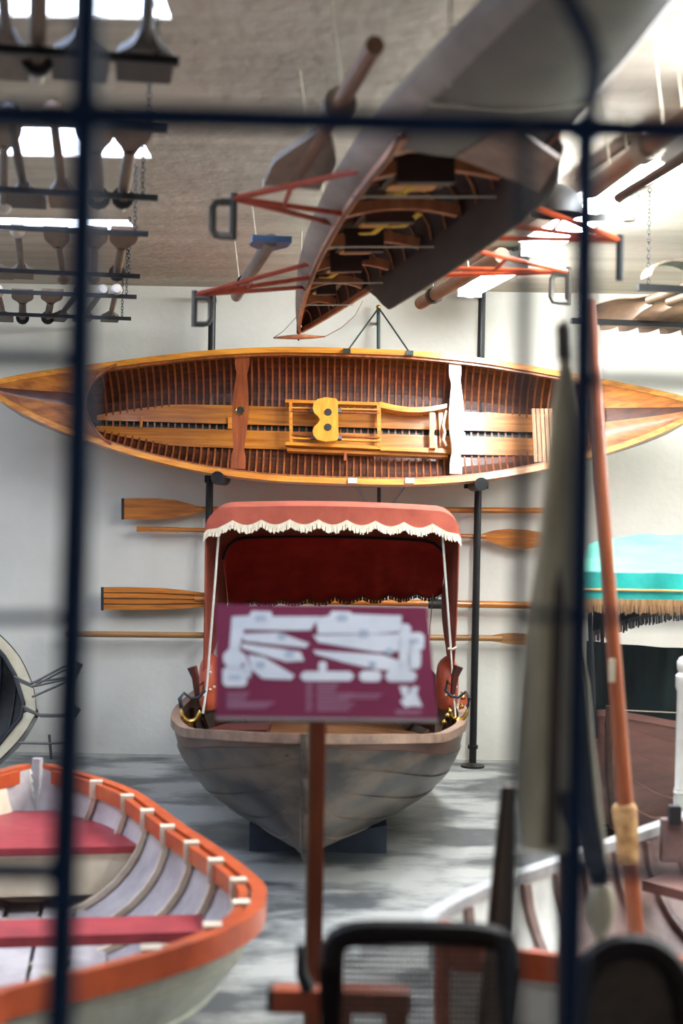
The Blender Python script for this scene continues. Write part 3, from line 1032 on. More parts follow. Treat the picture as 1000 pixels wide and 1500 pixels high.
# blocks under the keel
for i, (x0, x1, lab) in enumerate(((364, 446, 'dark blue chock block under the left side of the canopied boat'), (474, 566, 'dark blue chock block under the right side of the canopied boat'))):
    a, b2 = PZ(x0, 1250, 0), PZ(x1, 1252, 0)
    t = thing('chock_block', lab, 'block', ((a[0] + b2[0]) / 2, 7.8, 0), 'chock blocks under the canopied boat')
    w_ = b2[0] - a[0]
    prof_ = [(a[0], 0), (b2[0], 0), (b2[0], .15 if i else .085), (a[0], .085 if i else .15)]
    MB().prism([A((x_, 7.74, z_)) for x_, z_ in prof_], (0, .4, 0)).obj('timber', 'block_blue', t)

# ------------------------------------------------------------------ map sign
t = thing('map_sign', 'maroon visitor map sign with white boat outlines on a brown post', 'sign', PZ(465, 1500, 0.0) * 0 + A((P(465, 1390, 4.0)[0], 4.05, 0)))
tl, tr, br, bl = P(316, 886, 4.15), P(625, 890, 4.15), P(641, 1056, 3.93), P(316, 1053, 3.93)
nS = nrm(np.cross(tr - tl, bl - tl))
if nS[1] > 0: nS = -nS
pan = MB().prism([tl, tr, br, bl], nS * .006).obj('panel', 'sign_maroon', t)
MB().tube([bl + nS * .001, br + nS * .001], .006, 6).obj('bottom_edge', 'sign_edge', t)


def SG(u, v, k=.0045):
    """u,v are pixels of the frontal sign picture 0..1000 x 0..556 -> mapped to the panel"""
    uu = (u - 50) / (905 - 50) if False else None
    # pixel in the photo
    px, py = 300 + u * .36, 870 + v * .36
    d = ray(px, py)
    kk_ = np.dot(tl - CAM, nS) / np.dot(d, nS)
    return CAM + d * kk_ + nS * k


def decal(polys, m, name, k=.0042):
    for pl in polys:
        MB().prism([SG(u, v, k) for u, v in pl], nS * .0012).obj(name, m, pan)


def rectd(x0, y0, x1, y1, r=12):
    return [(x0 + r, y0), (x1 - r, y0), (x1, y0 + r), (x1, y1 - r), (x1 - r, y1), (x0 + r, y1), (x0, y1 - r), (x0, y0 + r)]


white = [
    [(110, 95), (180, 92), (190, 72), (270, 75), (275, 95), (465, 95), (430, 150), (380, 152), (160, 148), (140, 230), (100, 225)],
    [(150, 165), (300, 160), (425, 205), (410, 222), (160, 195)], [(150, 205), (300, 225), (390, 240), (405, 275), (330, 280), (150, 225)],
    [(175, 250), (240, 260), (365, 335), (350, 352), (235, 348), (190, 310)], rectd(75, 220, 160, 310, 30), rectd(72, 300, 172, 380, 14), [(160, 240), (190, 310), (185, 345), (160, 330)],
    [(450, 100), (505, 92), (515, 72), (590, 75), (600, 85), (800, 92), (800, 155), (700, 165), (460, 165)],
    [(440, 172), (700, 168), (800, 165), (800, 235), (700, 240), (460, 200)], [(440, 232), (470, 235), (720, 250), (805, 280), (800, 318), (690, 310), (560, 280), (450, 248)],
    rectd(790, 125, 838, 320, 14), rectd(830, 160, 892, 235, 14), rectd(822, 230, 878, 308, 14), rectd(735, 315, 860, 360, 14), rectd(628, 315, 718, 360, 14),
    rectd(388, 318, 606, 357, 16), rectd(462, 278, 496, 318, 8)]
decal(white, 'sign_white', 'map_shape')
decal([rectd(205, 90, 250, 115, 5), rectd(535, 88, 580, 115, 5), rectd(625, 150, 665, 180, 5), rectd(295, 165, 330, 190, 5), rectd(735, 225, 765, 250, 5), rectd(665, 280, 695, 305, 5), rectd(325, 235, 360, 262, 5), rectd(208, 280, 245, 305, 5), rectd(95, 335, 145, 350, 5), rectd(835, 185, 870, 205, 5)], 'sign_blue', 'map_tag', .0052)
lines = []
for (x0, x1, ys) in ((88, 180, (405, 418, 431)), (88, 285, (442, 452, 463)), (410, 440, range(368, 480, 13)), (455, 545, range(368, 400, 13)), (455, 610, range(407, 480, 13)), (545, 720, (410, 423)), (775, 885, (476, 486))):
    for q, yy in enumerate(ys):
        lines.append(rectd(x0, yy, x1 - (q % 3) * (x1 - x0) * .08, yy + 6, 2))
decal(lines, 'sign_pale', 'text_line')
decal([[(790, 378), (830, 380), (822, 420), (845, 378), (870, 382), (862, 410), (885, 462), (840, 460), (815, 466), (792, 440), (812, 425), (800, 410)]], 'sign_white', 'emblem')
pa = A((P(465, 1060, 4.06)[0], 4.06, P(465, 1060, 4.06)[2] + .02))
MB().box((pa[0], 4.06, pa[2] / 2), (.048, .03, pa[2])).obj('post', 'post_brown', t)
MB().box((pa[0] - .021, 4.042, pa[2] / 2), (.008, .008, pa[2])).obj('post_edge', 'board_brown', t)
MB().box((pa[0], 4.06, .01), (.3, .25, .02)).obj('foot_plate', 'dark_iron', t)
MB().box(SG(478, 430, -.03), (.08, .02, .06)).obj('mount', 'dark_iron', t)

# ------------------------------------------------------------------ iron grille in front
GD = 1.5
t = thing('iron_grille', 'dark navy iron grille with upright and level bars close to the viewer', 'grille', (0, GD, 0))


def gbar(pts, w, m='navy_iron', D_=GD, name='bar', sq=True):
    MB().tube([P(x_, y_, D_) for x_, y_ in pts], w / 2 * D_ / FPX, 10, flat=1.0).obj(name, m, t, True)


gbar([(130, -70), (122, 300), (114, 700), (84, 1580)], 44)
gbar([(858, 170), (854, 600), (845, 1100), (833, 1580)], 40)
gbar([(800, -60), (832, 0), (858, 50), (874, 100), (870, 140), (858, 185)], 30, name='scroll_bar')
gbar([(770, 190), (765, 700), (748, 1580)], 24, 'dark_iron', 1.42)
gbar([(-60, 166), (300, 172), (600, 181), (1060, 192)], 38)
gbar([(-60, 522), (40, 524), (116, 527)], 22)
gbar([(-60, 906), (112, 905)], 16)
gbar([(-60, 1275), (60, 1276), (104, 1280)], 30)
gbar([(856, 556), (1060, 562)], 20)
gbar([(763, 900), (1060, 908)], 16)
gbar([(845, 1272), (1060, 1284)], 22)

# ------------------------------------------------------------------ paddle racks at the left
def rack(row, z, yN, yF, xN, xF, chN, chF):
    lab = ['dark hanging paddle rack with two bars, nearest the viewer', 'dark hanging paddle rack with two bars, second from the viewer',
           'dark hanging paddle rack with two bars, third from the viewer', 'dark hanging paddle rack with two bars, farthest, by the wall'][row]
    pN = PZ(xN, yN, z) if xN is not None else None
    pF = PZ(xF, yF, z)
    if pN is None: pN = pF - AX * 1.0
    t = thing('paddle_rack', lab, 'rack', (pF[0], pF[1], z), 'paddle racks hung from the ceiling')
    for p in (pN, pF):
        MB().tube([p, p - AB * 2.2], .0115, 8, sq=True).obj('bar', 'black_steel', t)
        for k in (.06, 1.9):
            q = p - AB * k
            MB().chain(q, A((q[0], q[1], CZ - .02)), .025, .0026).obj('chain', 'black_steel', t)
    return pN, pF


ZR = 3.06
RK = []
for row, (yN, yF, xN, xF) in enumerate(((None, 90, None, 262), (190, 290, 245, 231), (343, 405, 217, 205), (435, 467, 200, 192))):
    RK.append(rack(row, ZR, yN, yF, xN, xF, None, None))


def make_paddle(kind, L=1.5):
    """along +Y: grip at 0, blade end at L"""
    t = thing('paddle', 'paddle', 'paddle', (0, 0, 0), 'paddles lying on the ceiling racks')
    bw, bl, m = {'wide': (.082, .44, 'paddle_dark'), 'slim': (.058, .5, 'paddle_tan'), 'pale': (.062, .46, 'paddle_pale'), 'ring': (.066, .55, 'paddle_tan')}[kind]
    sr = .018 if kind != 'ring' else .024
    MB().tube([A((0, .05, 0)), A((0, L * .4, 0)), A((0, L - bl + .06, 0))], [sr * .9, sr, sr * .9], 10).obj('shaft', m, t, True)
    tab = [(0, .02), (.18, .032), (.42, bw * .92), (.6, bw), (1.0, bw * .96)]
    tops, bots = [], []
    for k in range(15):
        f_ = k / 14
        w_ = cubic(tab, f_)
        tops.append(A((-w_, L - bl + bl * f_, 0)))
        bots.append(A((w_, L - bl + bl * f_, 0)))
    MB().band(tops, bots, (0, 0, .02)).obj('blade', m, t, True)
    if kind == 'ring':
        MB().tube([A((0, .16, 0)), A((0, .19, 0))], .046, 12).obj('collar', 'rubber', t, True)
        MB().tube([A((0, -.02, 0)), A((0, .14, 0))], [.02, .024], 10).obj('grip', 'grip_white', t, True)
    elif kind == 'pale':
        MB().tube([A((0, -.06, 0)), A((0, -.03, 0)), A((0, .06, 0)), A((0, .1, 0))], [.022, .034, .036, .018], 12).obj('grip', 'grip_white', t, True)
    else:
        MB().ball(A((0, .0, 0)), .038, 12, 8, (1, 1.9, 1)).obj('grip', m, t, True)
    return t


PROTO = {}
order = ['leftmost', 'second from the left', 'third from the left', 'fourth from the left', 'fifth from the left', 'rightmost']
rows = [
    (0, [('pale', 'far', -5, 10), ('ring', 'nearblade', 57, 55), ('wide', 'far', 128, 118), ('wide', 'far', 226, 212)]),
    (1, [('pale', 'grip_far', 5, 5), ('wide', 'far', 18, 38), ('slim', 'far', 80, 92), ('ring', 'nearblade', 138, 145), ('ring', 'nearblade', 195, 180)]),
    (2, [('pale', 'far', -30, 2), ('pale', 'far', 26, 33), ('slim', 'nearblade', 82, 92), ('slim', 'nearblade', 140, 138), ('ring', 'nearblade', 182, 171)]),
    (3, [('pale', 'far', -2, 6), ('ring', 'nearblade', 33, 33), ('ring', 'nearblade', 76, 70), ('slim', 'far', 112, 86), ('pale', 'far', 146, 122), ('pale', 'far', 169, 161)]),
]
rown = ['nearest', 'second nearest', 'third nearest', 'farthest']
for row, lst in rows:
    pN, pF = RK[row]
    # image rows of the two bars
    for i, (kind, ori, xn, xf) in enumerate(lst):
        dd = pN[1]; df = pF[1]
        yN_ = {0: -40, 1: 186, 2: 340, 3: 432}[row]
        yF_ = {0: 86, 1: 289, 2: 403, 3: 465}[row]
        zp = ZR + .0115 + .026
        a = PZ(xn, yN_, zp) if row else P(xn, yN_, pN[1])
        b2 = PZ(xf, yF_, zp)
        a[2] = b2[2] = zp
        d = nrm(b2 - a)
        far_blade = ori in ('far',)
        lab = '%s paddle, %s, %s on %s left rack' % (
            {'wide': 'dark wide-bladed', 'slim': 'tan narrow-bladed', 'pale': 'pale', 'ring': 'tan thick-shafted'}[kind],
            'blade to wall' if far_blade else 'blade to viewer', order[i] if i < len(lst) - 1 else 'rightmost', rown[row])
        if kind not in PROTO:
            PROTO[kind] = make_paddle(kind)
            o = PROTO[kind]
            o['label'] = lab
        else:
            o = dup(PROTO[kind], lab)
        L = 1.5
        midp = (a + b2) / 2
        if far_blade:
            o.location = Vector(midp - d * L / 2)
            dv = d
        else:
            o.location = Vector(midp + d * L / 2)
            dv = -d
        o.rotation_euler = Vector(dv).to_track_quat('Y', 'Z').to_euler()

# ------------------------------------------------------------------ rack at the right
pF = P(836, 470, 8.0)
zr = pF[2]
pN = PZ(934, 421, zr)
t = thing('paddle_rack', 'dark hanging rack at the right edge holding brown oar blades', 'rack', (pF[0], pF[1], zr), 'paddle racks hung from the ceiling')
for p in (pN, pF):
    MB().tube([p, p + AB * 1.9], .016, 8, sq=True).obj('bar', 'black_steel', t)
    for k in (.05, 1.7):
        q = p + AB * k
        MB().chain(q, A((q[0], q[1], CZ - .02)), .025, .0026).obj('chain', 'black_steel', t)


def make_blade_oar(m):
    t = thing('oar', 'oar', 'oar', (0, 0, 0), 'oars on the right-hand ceiling rack')
    bl = .9
    tab = [(0, .026), (.2, .04), (.5, .075), (.85, .085), (1, .07)]

    def bf(a, b):
        w_ = cubic(tab, a)
        x_ = w_ * (2 * b - 1)
        return A((x_, .75 + bl * a, .022 * math.cos(math.pi * (b - .5) * .9)))
    MB().grid(bf, 14, 8, thick=(0, 0, -.014)).obj('blade', m, t, True)
    MB().tube([A((0, 0, .0)), A((0, .8, 0))], [.022, .026], 10).obj('shaft', m, t, True)
    return t


p1 = None
for i, (px, mm) in enumerate(((878, 'paddle_pale'), (905, 'paddle_tan'), (935, 'paddle_tan'), (966, 'paddle_tan'), (998, 'paddle_tan'))):
    lab = ['grey oar blade uppermost at the left of the right-hand rack', 'brown oar blade beside the grey one on the right-hand rack', 'brown oar blade, middle of five on the right-hand rack', 'brown oar blade, second from the right edge on the right-hand rack', 'brown oar blade at the right edge of the right-hand rack'][i]
    if p1 is None:
        o = make_blade_oar('paddle_tan')
        p1 = o
        o['label'] = lab
    else:
        o = dup(p1, lab)
    q = PZ(px, 466 + i * 2, zr + .085)
    o.location = Vector(q - AX * 1.58 + A((0, 0, .0)))
    o.rotation_euler = Vector(AX).to_track_quat('Y', 'Z').to_euler()
    o.rotation_euler.rotate_axis('Y', .95)
q = PZ(975, 408, zr + .09)
t = thing('canvas_roll', 'cream curved roll lying on top of the right-hand rack', 'roll', q)
MB().grid(lambda a, b: q + AB * (.13 * math.cos(math.pi * b)) + A((0, 0, .075 * math.sin(math.pi * b) - .0)) - AX * .14 * a, 4, 12, thick=(0, 0, -.012)).obj('sheet', 'paddle_pale', t, True)

# ------------------------------------------------------------------ oars hung from the ceiling
def hung_oar(label, a, b2, r, m, blade=None, collar=None, tip=None, strings=()):
    d = nrm(b2 - a)
    t = thing('oar', label, 'oar', (a + b2) / 2, 'oars hung from the ceiling on strings')
    MB().tube([a, b2], r, 12).obj('shaft', m, t, True)
    s = nrm(np.cross(d, A((0, 0, 1))))
    if collar is not None:
        c = a + (b2 - a) * collar[0]
        MB().tube([c - d * collar[2], c + d * collar[2]], collar[1], 14).obj('collar', collar[3], t, True)
    if blade is not None:
        f0, f1, w_, bm = blade
        tops, bots = [], []
        tab = [(0, r), (.3, w_ * .7), (.6, w_), (1, w_ * .95)]
        for k in range(11):
            f_ = k / 10
            c = a + (b2 - a) * (f0 + (f1 - f0) * f_)
            q = cubic(tab, f_)
            tops.append(c - s * q)
            bots.append(c + s * q)
        MB().band(tops, bots, (0, 0, .022)).obj('blade', bm, t, True)
        if tip:
            c = a + (b2 - a) * f1
            sg = 1 if f1 > f0 else -1
            MB().box(c + d * sg * .02, (.05, w_ * 1.95, .03), (d, s, np.cross(d, s))).obj('blade_tip', tip, t)
    for k in strings:
        c = a + (b2 - a) * k
        MB().tube([c, A((c[0] - .04, c[1] + .0, CZ - .002))], .004, 5).obj('string', 'rope', t)
    return t


hung_oar('blurred brown oar with pale collar hung under the ceiling left of the shell', PZ(549, 66, 3.1), PZ(428, 268, 3.1), .026, 'oar_brownish',
         (.55, 1.0, .115, 'oar_grey'), (.36, .052, .05, 'oar_grey'), 'grip_white', (.3, .72))
hung_oar('pale oar with blue blade tip hung above the left outrigger', PZ(397, 352, 3.1), PZ(346, 434, 3.1), .034, 'oar_grey',
         (.12, -.0, .095, 'blue_paint'), (.72, .046, .02, 'rubber'), 'blue_paint', (.3, .85))
hung_oar('brown round oar loom hung right of the shell above the wall post', PZ(735, 374, 3.1), PZ(616, 444, 3.1), .04, 'oar_brownish', None, (.8, .05, .03, 'rubber'), None, (.35, .8))
hung_oar('blurred brown oar hung at the right edge above the lamps', PZ(1030, 155, 3.1), PZ(868, 278, 3.1), .036, 'oar_brownish', None, (.45, .05, .05, 'oar_grey'), None, (.3, .8))
hung_oar('dark slim oar hung at the right edge beside the nearest lamp', PZ(1060, 195, 3.1), PZ(905, 290, 3.1), .022, 'wood_darkbrown', None, None, None, (.3, .85))

# ------------------------------------------------------------------ racing shell hung upside down
so = P(440, 480, 9.06)
so[2] = 2.95
se1 = nrm(A((.139, -1, 0)))          # from the far tip toward the viewer
se2 = nrm(np.cross(A((0, 0, 1)), se1)) * -1
if se2[0] < 0: se2 = -se2            # to the right
roll = math.radians(-3)
up = A((0, 0, 1))
e3s = -(up * math.cos(roll) + se2 * math.sin(roll) * 1)   # boat's own up points down
e2s = nrm(se2 * math.cos(roll) - up * math.sin(roll))
SH = Hull(so, se1, e2s, e3s,
          [(0, .006), (.3, .04), (.8, .085), (1.5, .14), (2.3, .195), (3.2, .235), (4.0, .25), (4.8, .235), (5.5, .19), (6.2, .13), (7.0, .06), (7.6, .008)],
          [(0, .0), (7.6, .0)], [(0, -.03), (.4, -.10), (1.5, -.18), (4, -.22), (6.5, -.18), (7.6, -.03)],
          [(0, 1.6), (1.5, 2.2), (6, 2.2), (7.6, 1.6)])
st = thing('racing_shell', 'long narrow racing shell hung upside down from the ceiling with outriggers', 'boat', so + A((.5, -3.6, .3)))
def shell_skin(a, b):
    s_, g_ = 7.6 * a, -1 + 2 * b
    lat_, z_ = SH.sec(s_, g_)
    bulge = 1 + .34 * math.sin(math.pi * abs(g_) ** 3)
    return SH.loc(s_, lat_ * bulge + math.copysign(.006, g_), z_ - .006)


MB().grid(shell_skin, 60, 24).obj('hull', 'shell_hull', st, True)
MB().grid(lambda a, b: SH.pt(.05 + 4.75 * a, -1 + 2 * b, -.004), 50, 16).obj('inner_skin', 'shell_inside', st, True)
SH.rail(st, 'shell_rib', .018, .03, s0=.0, s1=4.9, nt=40)
# canvas deck on the near part
MB().grid(lambda a, b: SH.loc(4.75 + 2.8 * a, (-1 + 2 * b) * cubic(SH.hb, 4.75 + 2.8 * a) * 1.06, -.016 + .04 * (1 - (2 * b - 1) ** 2)), 20, 8, thick=e3s * .006).obj('canvas_deck', 'shell_canvas', st, True)
# washboards (coaming) both sides
for sd, hh in ((1, .15), (-1, .03)):
    top, bot = [], []
    for k in range(26):
        f_ = k / 25
        s = 1.75 + 3.15 * f_
        h_ = hh * min(1, f_ * 9, (1 - f_) * 14 + .25)
        top.append(SH.loc(s, sd * (cubic(SH.hb, s) - .012), -.01))
        bot.append(SH.loc(s, sd * (cubic(SH.hb, s) + .015), h_))
    MB().band(top, bot, e2s * .012).obj('washboard', 'shell_inside', st, True)
p = SH.loc(4.95, .08, .03)
MB().prism([SH.loc(4.78, -.05, .03), SH.loc(4.8, .2, .14), SH.loc(5.05, .19, .1), SH.loc(5.15, .02, .03)], e3s * .012).obj('coaming_end', 'boat_rim', st)
# cross ribs, seats, stretchers, straps and ties
for s in (1.0, 1.7, 2.3, 2.9, 3.6, 4.25, 4.6):
    b_ = cubic(SH.hb, s)
    pts = [SH.loc(s, b_ * .9 * v, -.035 - .03 * (1 - v * v)) for v in np.linspace(-1, 1, 9)]
    MB().tube(pts, .021, 6, sq=True).obj('cross_beam', 'shell_rib', st)
for s in np.linspace(.35, 4.6, 18):
    SH.rib(st, 'shell_rib', float(s), w=.012, th=.008, off=-.008, n=10)
for s in (1.3, 2.05, 2.6, 3.25, 3.95):
    b_ = cubic(SH.hb, s)
    MB().rounded(SH.loc(s, -.03, -.06), (b_ * .7, .12, .02), .03, (e2s, SH.e1, e3s)).obj('seat', 'shell_gold', st)
    for v in (-.5, .3):
        MB().box(SH.loc(s + .14, b_ * v, -.07), (.028, .36, .03), (e2s, SH.e1, e3s)).obj('slide_track', 'shell_inside', st)
    MB().box(SH.loc(s + .3, -.04, -.05), (b_ * .8, .05, .1), (e2s, SH.e1, e3s)).obj('stretcher', 'wood_darkbrown', st)
for s, v in ((2.2, -.5), (3.35, -.3), (3.5, .1), (4.1, -.35)):
    b_ = cubic(SH.hb, s)
    MB().tube([SH.loc(s - .12, b_ * v - .03, -.02), SH.loc(s, b_ * v, .0), SH.loc(s + .1, b_ * v + .05, -.03)], .016, 6, flat=.4).obj('foot_strap', 'strap_yellow', st)
for s in (1.3, 2.1, 3.1, 4.1):
    b_ = cubic(SH.hb, s) + .02
    MB().tube([SH.loc(s, -b_, .01), SH.loc(s + .03, b_, .02)], .005, 5).obj('tie_line', 'rope', st)
for s in (5.25,):
    b_ = cubic(SH.hb, s) + .02
    MB().tube([SH.loc(s, -b_, .0), SH.loc(s + .05, 0, .03), SH.loc(s + .0, b_, .0)], .008, 6).obj('tie_line', 'rope', st)
# slings to the ceiling
for s in (1.0, 3.0, 5.4):
    for sd in (-1, 1):
        q = SH.loc(s, sd * (cubic(SH.hb, s) + .008), 0)
        MB().tube([q, A((q[0], q[1], CZ - .002))], .004, 5).obj('sling', 'rope', st)


# outriggers
def rigger(hub, atts, m, gate_dir, D0):
    h = P(*hub, D0)
    o = MB()
    for s, sd, w_ in atts:
        q = SH.loc(s, sd * (cubic(SH.hb, s) + .005), w_)
        o.tube([q, h + (q - h) * .18, h], [.011, .011, .012], 7)
    q0 = SH.loc(atts[0][0], atts[0][1] * cubic(SH.hb, atts[0][0]), atts[0][2])
    q1 = SH.loc(atts[1][0], atts[1][1] * cubic(SH.hb, atts[1][0]), atts[1][2])
    o.tube([h + (q0 - h) * .45, h + (q1 - h) * .45], .009, 6)
    fr_ = o.obj('outrigger', m, st, True)
    g_ = MB()
    g_.tube([h + A((0, 0, .02)), h - A((0, 0, .15))], .014, 8)
    if gate_dir:
        ww, hh_ = gate_dir * .075, .125
        pth = [h - A((0, 0, .012))]
        for (fx, fz) in ((.55, .0), (.85, .03), (1, .2), (1, .5), (1, .8), (.85, .97), (.55, 1), (0, 1)):
            pth.append(h + A((ww * fx, 0, -.012 - hh_ * fz)))
        g_.tube(pth, .0135, 7)
    g_.obj('oarlock_gate', 'gate_grey' if gate_dir else 'dark_iron', fr_, True)


rigger((342, 291), ((4.35, -1, -.03), (3.75, -1, .0), (3.45, -1, -.02)), 'rigger_red', -1, 5.15)
rigger((285, 432), ((2.45, -1, -.03), (2.2, -1, .0), (1.75, -1, -.02)), 'rigger_red', 1, 6.7)
rigger((908, 352), ((4.0, 1, -.03), (3.7, 1, .02), (3.25, 1, .0)), 'rigger_orange', 0, 5.3)
rigger((832, 398), ((3.0, 1, -.03), (2.6, 1, .02), (2.2, 1, .0)), 'rigger_orange', -1, 6.4)
# rudder with yoke and lines at the far tip
rp = P(437, 486, 9.09)
MB().prism([P(435, 446, 9.09), P(440, 450, 9.09), P(440, 490, 9.09), P(434, 488, 9.09)], (.0, .02, 0)).obj('rudder', 'gate_grey', st)
ya, yb = P(400, 495, 9.08), P(476, 493, 9.08)
MB().tube([ya, P(420, 494, 9.08), P(437, 493.5, 9.08), P(455, 493.5, 9.08), yb], [.004, .013, .017, .013, .004], 8).obj('rudder_yoke', 'shell_rib', st, True)
MB().tube([P(437, 484, 9.08), P(437, 499, 9.08)], .006, 6).obj('yoke_pin', 'dark_iron', st)
MB().tube([ya, P(415, 485, 9.0), P(436, 462, 9.0)], .002, 4).obj('rudder_line', 'dark_iron', st)
MB().tube([yb, P(500, 480, 8.6), P(520, 462, 8.3), P(532, 440, 8.0)], .003, 4).obj('rudder_line', 'rope', st)

# ------------------------------------------------------------------ orange-rimmed dinghy at lower left
far = A((-1.40, 6.62, 0))
de1 = nrm(A((.155, -1, 0)))
de2 = nrm(A((1, .155, 0)))
DG = Hull(far, de1, de2, (0, 0, 1),
          [(0, .03), (.12, .13), (.3, .28), (.52, .41), (.8, .50), (1.16, .60), (1.48, .695), (1.91, .80), (2.05, .82), (2.26, .79), (2.55, .66), (2.84, .44), (3.03, .25), (3.2, .06), (3.3, .02)],
          [(0, .60), (.5, .575), (1.3, .56), (2.2, .56), (3.3, .64)],
          [(0, .42), (.15, .24), (.5, .13), (1.2, .10), (2.5, .10), (3.1, .2), (3.3, .42)],
          [(0, 1.5), (.5, 1.7), (1.3, 2.1), (2.3, 2.1), (3.3, 1.5)])
dt = thing('dinghy', 'pale double-ended dinghy with orange rim and red seats at lower left', 'boat', DG.loc(1.7, 0, 0))
DG.strakes(dt, 'dinghy_out', 6, lap=.012, th=.013, nt=30)
MB().grid(lambda a, b: DG.pt(.02 + 3.26 * a, -.99 + 1.98 * b, -.016), 40, 22).obj('inner_lining', 'dinghy_in', dt, True)
DG.rail(dt, 'dinghy_rim', .05, .075, up=-.02, inn=-.022, nt=50, name='rub_rail')
DG.rail(dt, 'dinghy_rim', .03, .06, up=-.02, inn=.03, nt=50, name='inner_rail', s0=.1, s1=3.2)
for i in range(11):
    s = .34 + i * .27
    DG.rib(dt, 'dinghy_rib', s, w=.04, th=.022, off=-.018, g0=-.99, g1=.99, n=18)
    for sd in (-1, 1):
        q = DG.loc(s, sd * (cubic(DG.hb, s) - .028), cubic(DG.sh, s) - .018)
        MB().box(q, (.05, .056, .08), (de1, de2, A((0, 0, 1)))).obj('rib_head', 'dinghy_rib', dt)
for k, s in ((0, 0.0), (1, 3.3)):
    zt = .63 if k == 0 else .68
    sg = 1 if k == 0 else -1
    MB().tube([DG.loc(s - sg * .08, 0, zt), DG.loc(s - sg * .08, 0, .5), DG.loc(s + sg * .03, 0, .2)], .026, 6).obj('stem', 'dinghy_in', dt, True)
# stern sheet (triangular seat) at the far end, cream riser under it
zs_ = .43
sA = .85


def inner_half(s, z):
    best = 0
    for k in range(60):
        g_ = k / 59
        lat, zz = DG.sec(s, g_)
        if zz <= z: best = lat
    return max(.0, best - .02)


MB().grid(lambda a, b: DG.loc(.14 + (sA - .14) * a, (2 * b - 1) * inner_half(.14 + (sA - .14) * a, zs_), zs_), 8, 6, thick=(0, 0, -.03)).obj('stern_seat', 'thwart_red', dt)
MB().grid(lambda a, b: DG.loc(sA - .03, (2 * b - 1) * inner_half(sA - .03, zs_ - .02 - .17 * a), zs_ - .03 - .17 * a), 4, 8, thick=de1 * .015).obj('seat_riser', 'cream_paint', dt)
MB().grid(lambda a, b: DG.pt(.16 + .28 * a, -.98 + .42 * b, -.03), 5, 6, thick=de2 * .006).obj('cream_panel', 'cream_paint', dt, True)
# thwart
for s_t in (1.9,):
    hwT = inner_half(s_t, .36) - .03
    MB().box(DG.loc(s_t, 0, .40), (.20, hwT * 2, .035), (de1, de2, A((0, 0, 1)))).obj('thwart', 'thwart_red', dt)
for k in range(5):
    u = -.28 + .14 * k
    MB().box(DG.loc(1.6, u, .145 + .12 * abs(u)), (1.9 - 1.5 * abs(u), .12, .015), (de1, de2, A((0, 0, 1)))).obj('sole_board', 'dinghy_in', dt)
for k, s in enumerate((1.0, 2.3)):
    q = DG.loc(s, 0, 0)
    t = thing('boat_chock', ['wooden chock under the far end of the orange-rimmed dinghy', 'wooden chock under the near end of the orange-rimmed dinghy'][k], 'block', q, 'chocks under the dinghy')
    MB().box(q + A((0, 0, .042)), (.12, .6, .084), (de1, de2, A((0, 0, 1)))).obj('timber', 'wood_darkbrown', t)

# ------------------------------------------------------------------ grey boat with outriggers at the left edge
go = P(52, 1044, 8.6)
ge1 = nrm(A((-1, 0.15, .05)))
tl2 = math.radians(24)
ge3 = nrm(A((.25, -math.cos(tl2), math.sin(tl2))))
ge2 = nrm(np.cross(ge3, ge1))
ge3 = nrm(np.cross(ge1, ge2))
GH = Hull(go, ge1, ge2, ge3,
          [(0, .02), (.03, .11), (.09, .22), (.2, .36), (.4, .5), (.8, .6), (1.6, .6)],
          [(0, 0), (1.6, 0)], [(0, -.06), (.1, -.2), (.5, -.32), (1.6, -.34)], [(0, 1.8), (1.6, 2.2)])
gt = thing('grey_skiff', 'grey skiff end with beige rim and thin riggers at the left edge', 'boat', A((go[0] - .6, go[1], 0)))
MB().grid(lambda a, b: GH.pt(1.6 * a ** 1.5, -1 + 2 * b, .008), 26, 16).obj('hull', 'grey_paint', gt, True)
MB().grid(lambda a, b: GH.pt(.03 + 1.55 * a ** 1.5, -.98 + 1.96 * b, -.012), 26, 16).obj('inner_skin', 'dark_inside', gt, True)
for i in range(7):
    GH.rib(gt, 'dark_iron', .12 + i * .12, w=.012, th=.01, off=-.014, n=12)
for sd in (-1, 1):
    def rimf(a, b):
        s = 1.6 * a ** 2
        ib = max(0, cubic(GH.hb, max(0, s - .06)) - .035) if s > .06 else 0
        w_ = cubic(GH.hb, s)
        return GH.loc(s, sd * (w_ + (ib - w_) * b), .012)
    MB().grid(rimf, 24, 4, thick=-ge3 * .012).obj('side_deck', 'beige_band', gt, True)
pc = [GH.loc(s, sd * max(0, cubic(GH.hb, max(0, s - .06)) - .04), .02) for sd, ss in ((-1, np.linspace(1.5, .08, 16)), (1, np.linspace(.08, 1.5, 16))) for s in ss]
MB().tube(pc, .014, 6).obj('coaming', 'dark_iron', gt, True)
for (pts) in ([(20, 991), (45, 1002), (92, 977), (112, 974)], [(27, 997), (47, 1006), (92, 982), (112, 980)], [(45, 1000), (92, 993), (108, 992)], [(50, 1005), (92, 996), (108, 994)], [(47, 1021), (92, 1001), (108, 995)],
              [(34, 1035), (58, 1047), (90, 1047), (106, 1044)], [(36, 1039), (60, 1049), (92, 1049), (106, 1048)], [(28, 1088), (70, 1089), (95, 1088)], [(72, 1076), (75, 1112)]):
    MB().tube([P(x_, y_, 8.35) for x_, y_ in pts], .008, 6).obj('rigger_tube', 'gate_grey', gt, True)
MB().prism([P(112, 969, 8.35), P(121, 974, 8.35), P(110, 998, 8.35), P(104, 996, 8.35)], (0, .05, 0)).obj('swivel_plate', 'dark_iron', gt)
MB().prism([P(110, 1034, 8.35), P(118, 1040, 8.35), P(112, 1051, 8.35), P(104, 1049, 8.35)], (0, .05, 0)).obj('swivel_plate', 'dark_iron', gt)
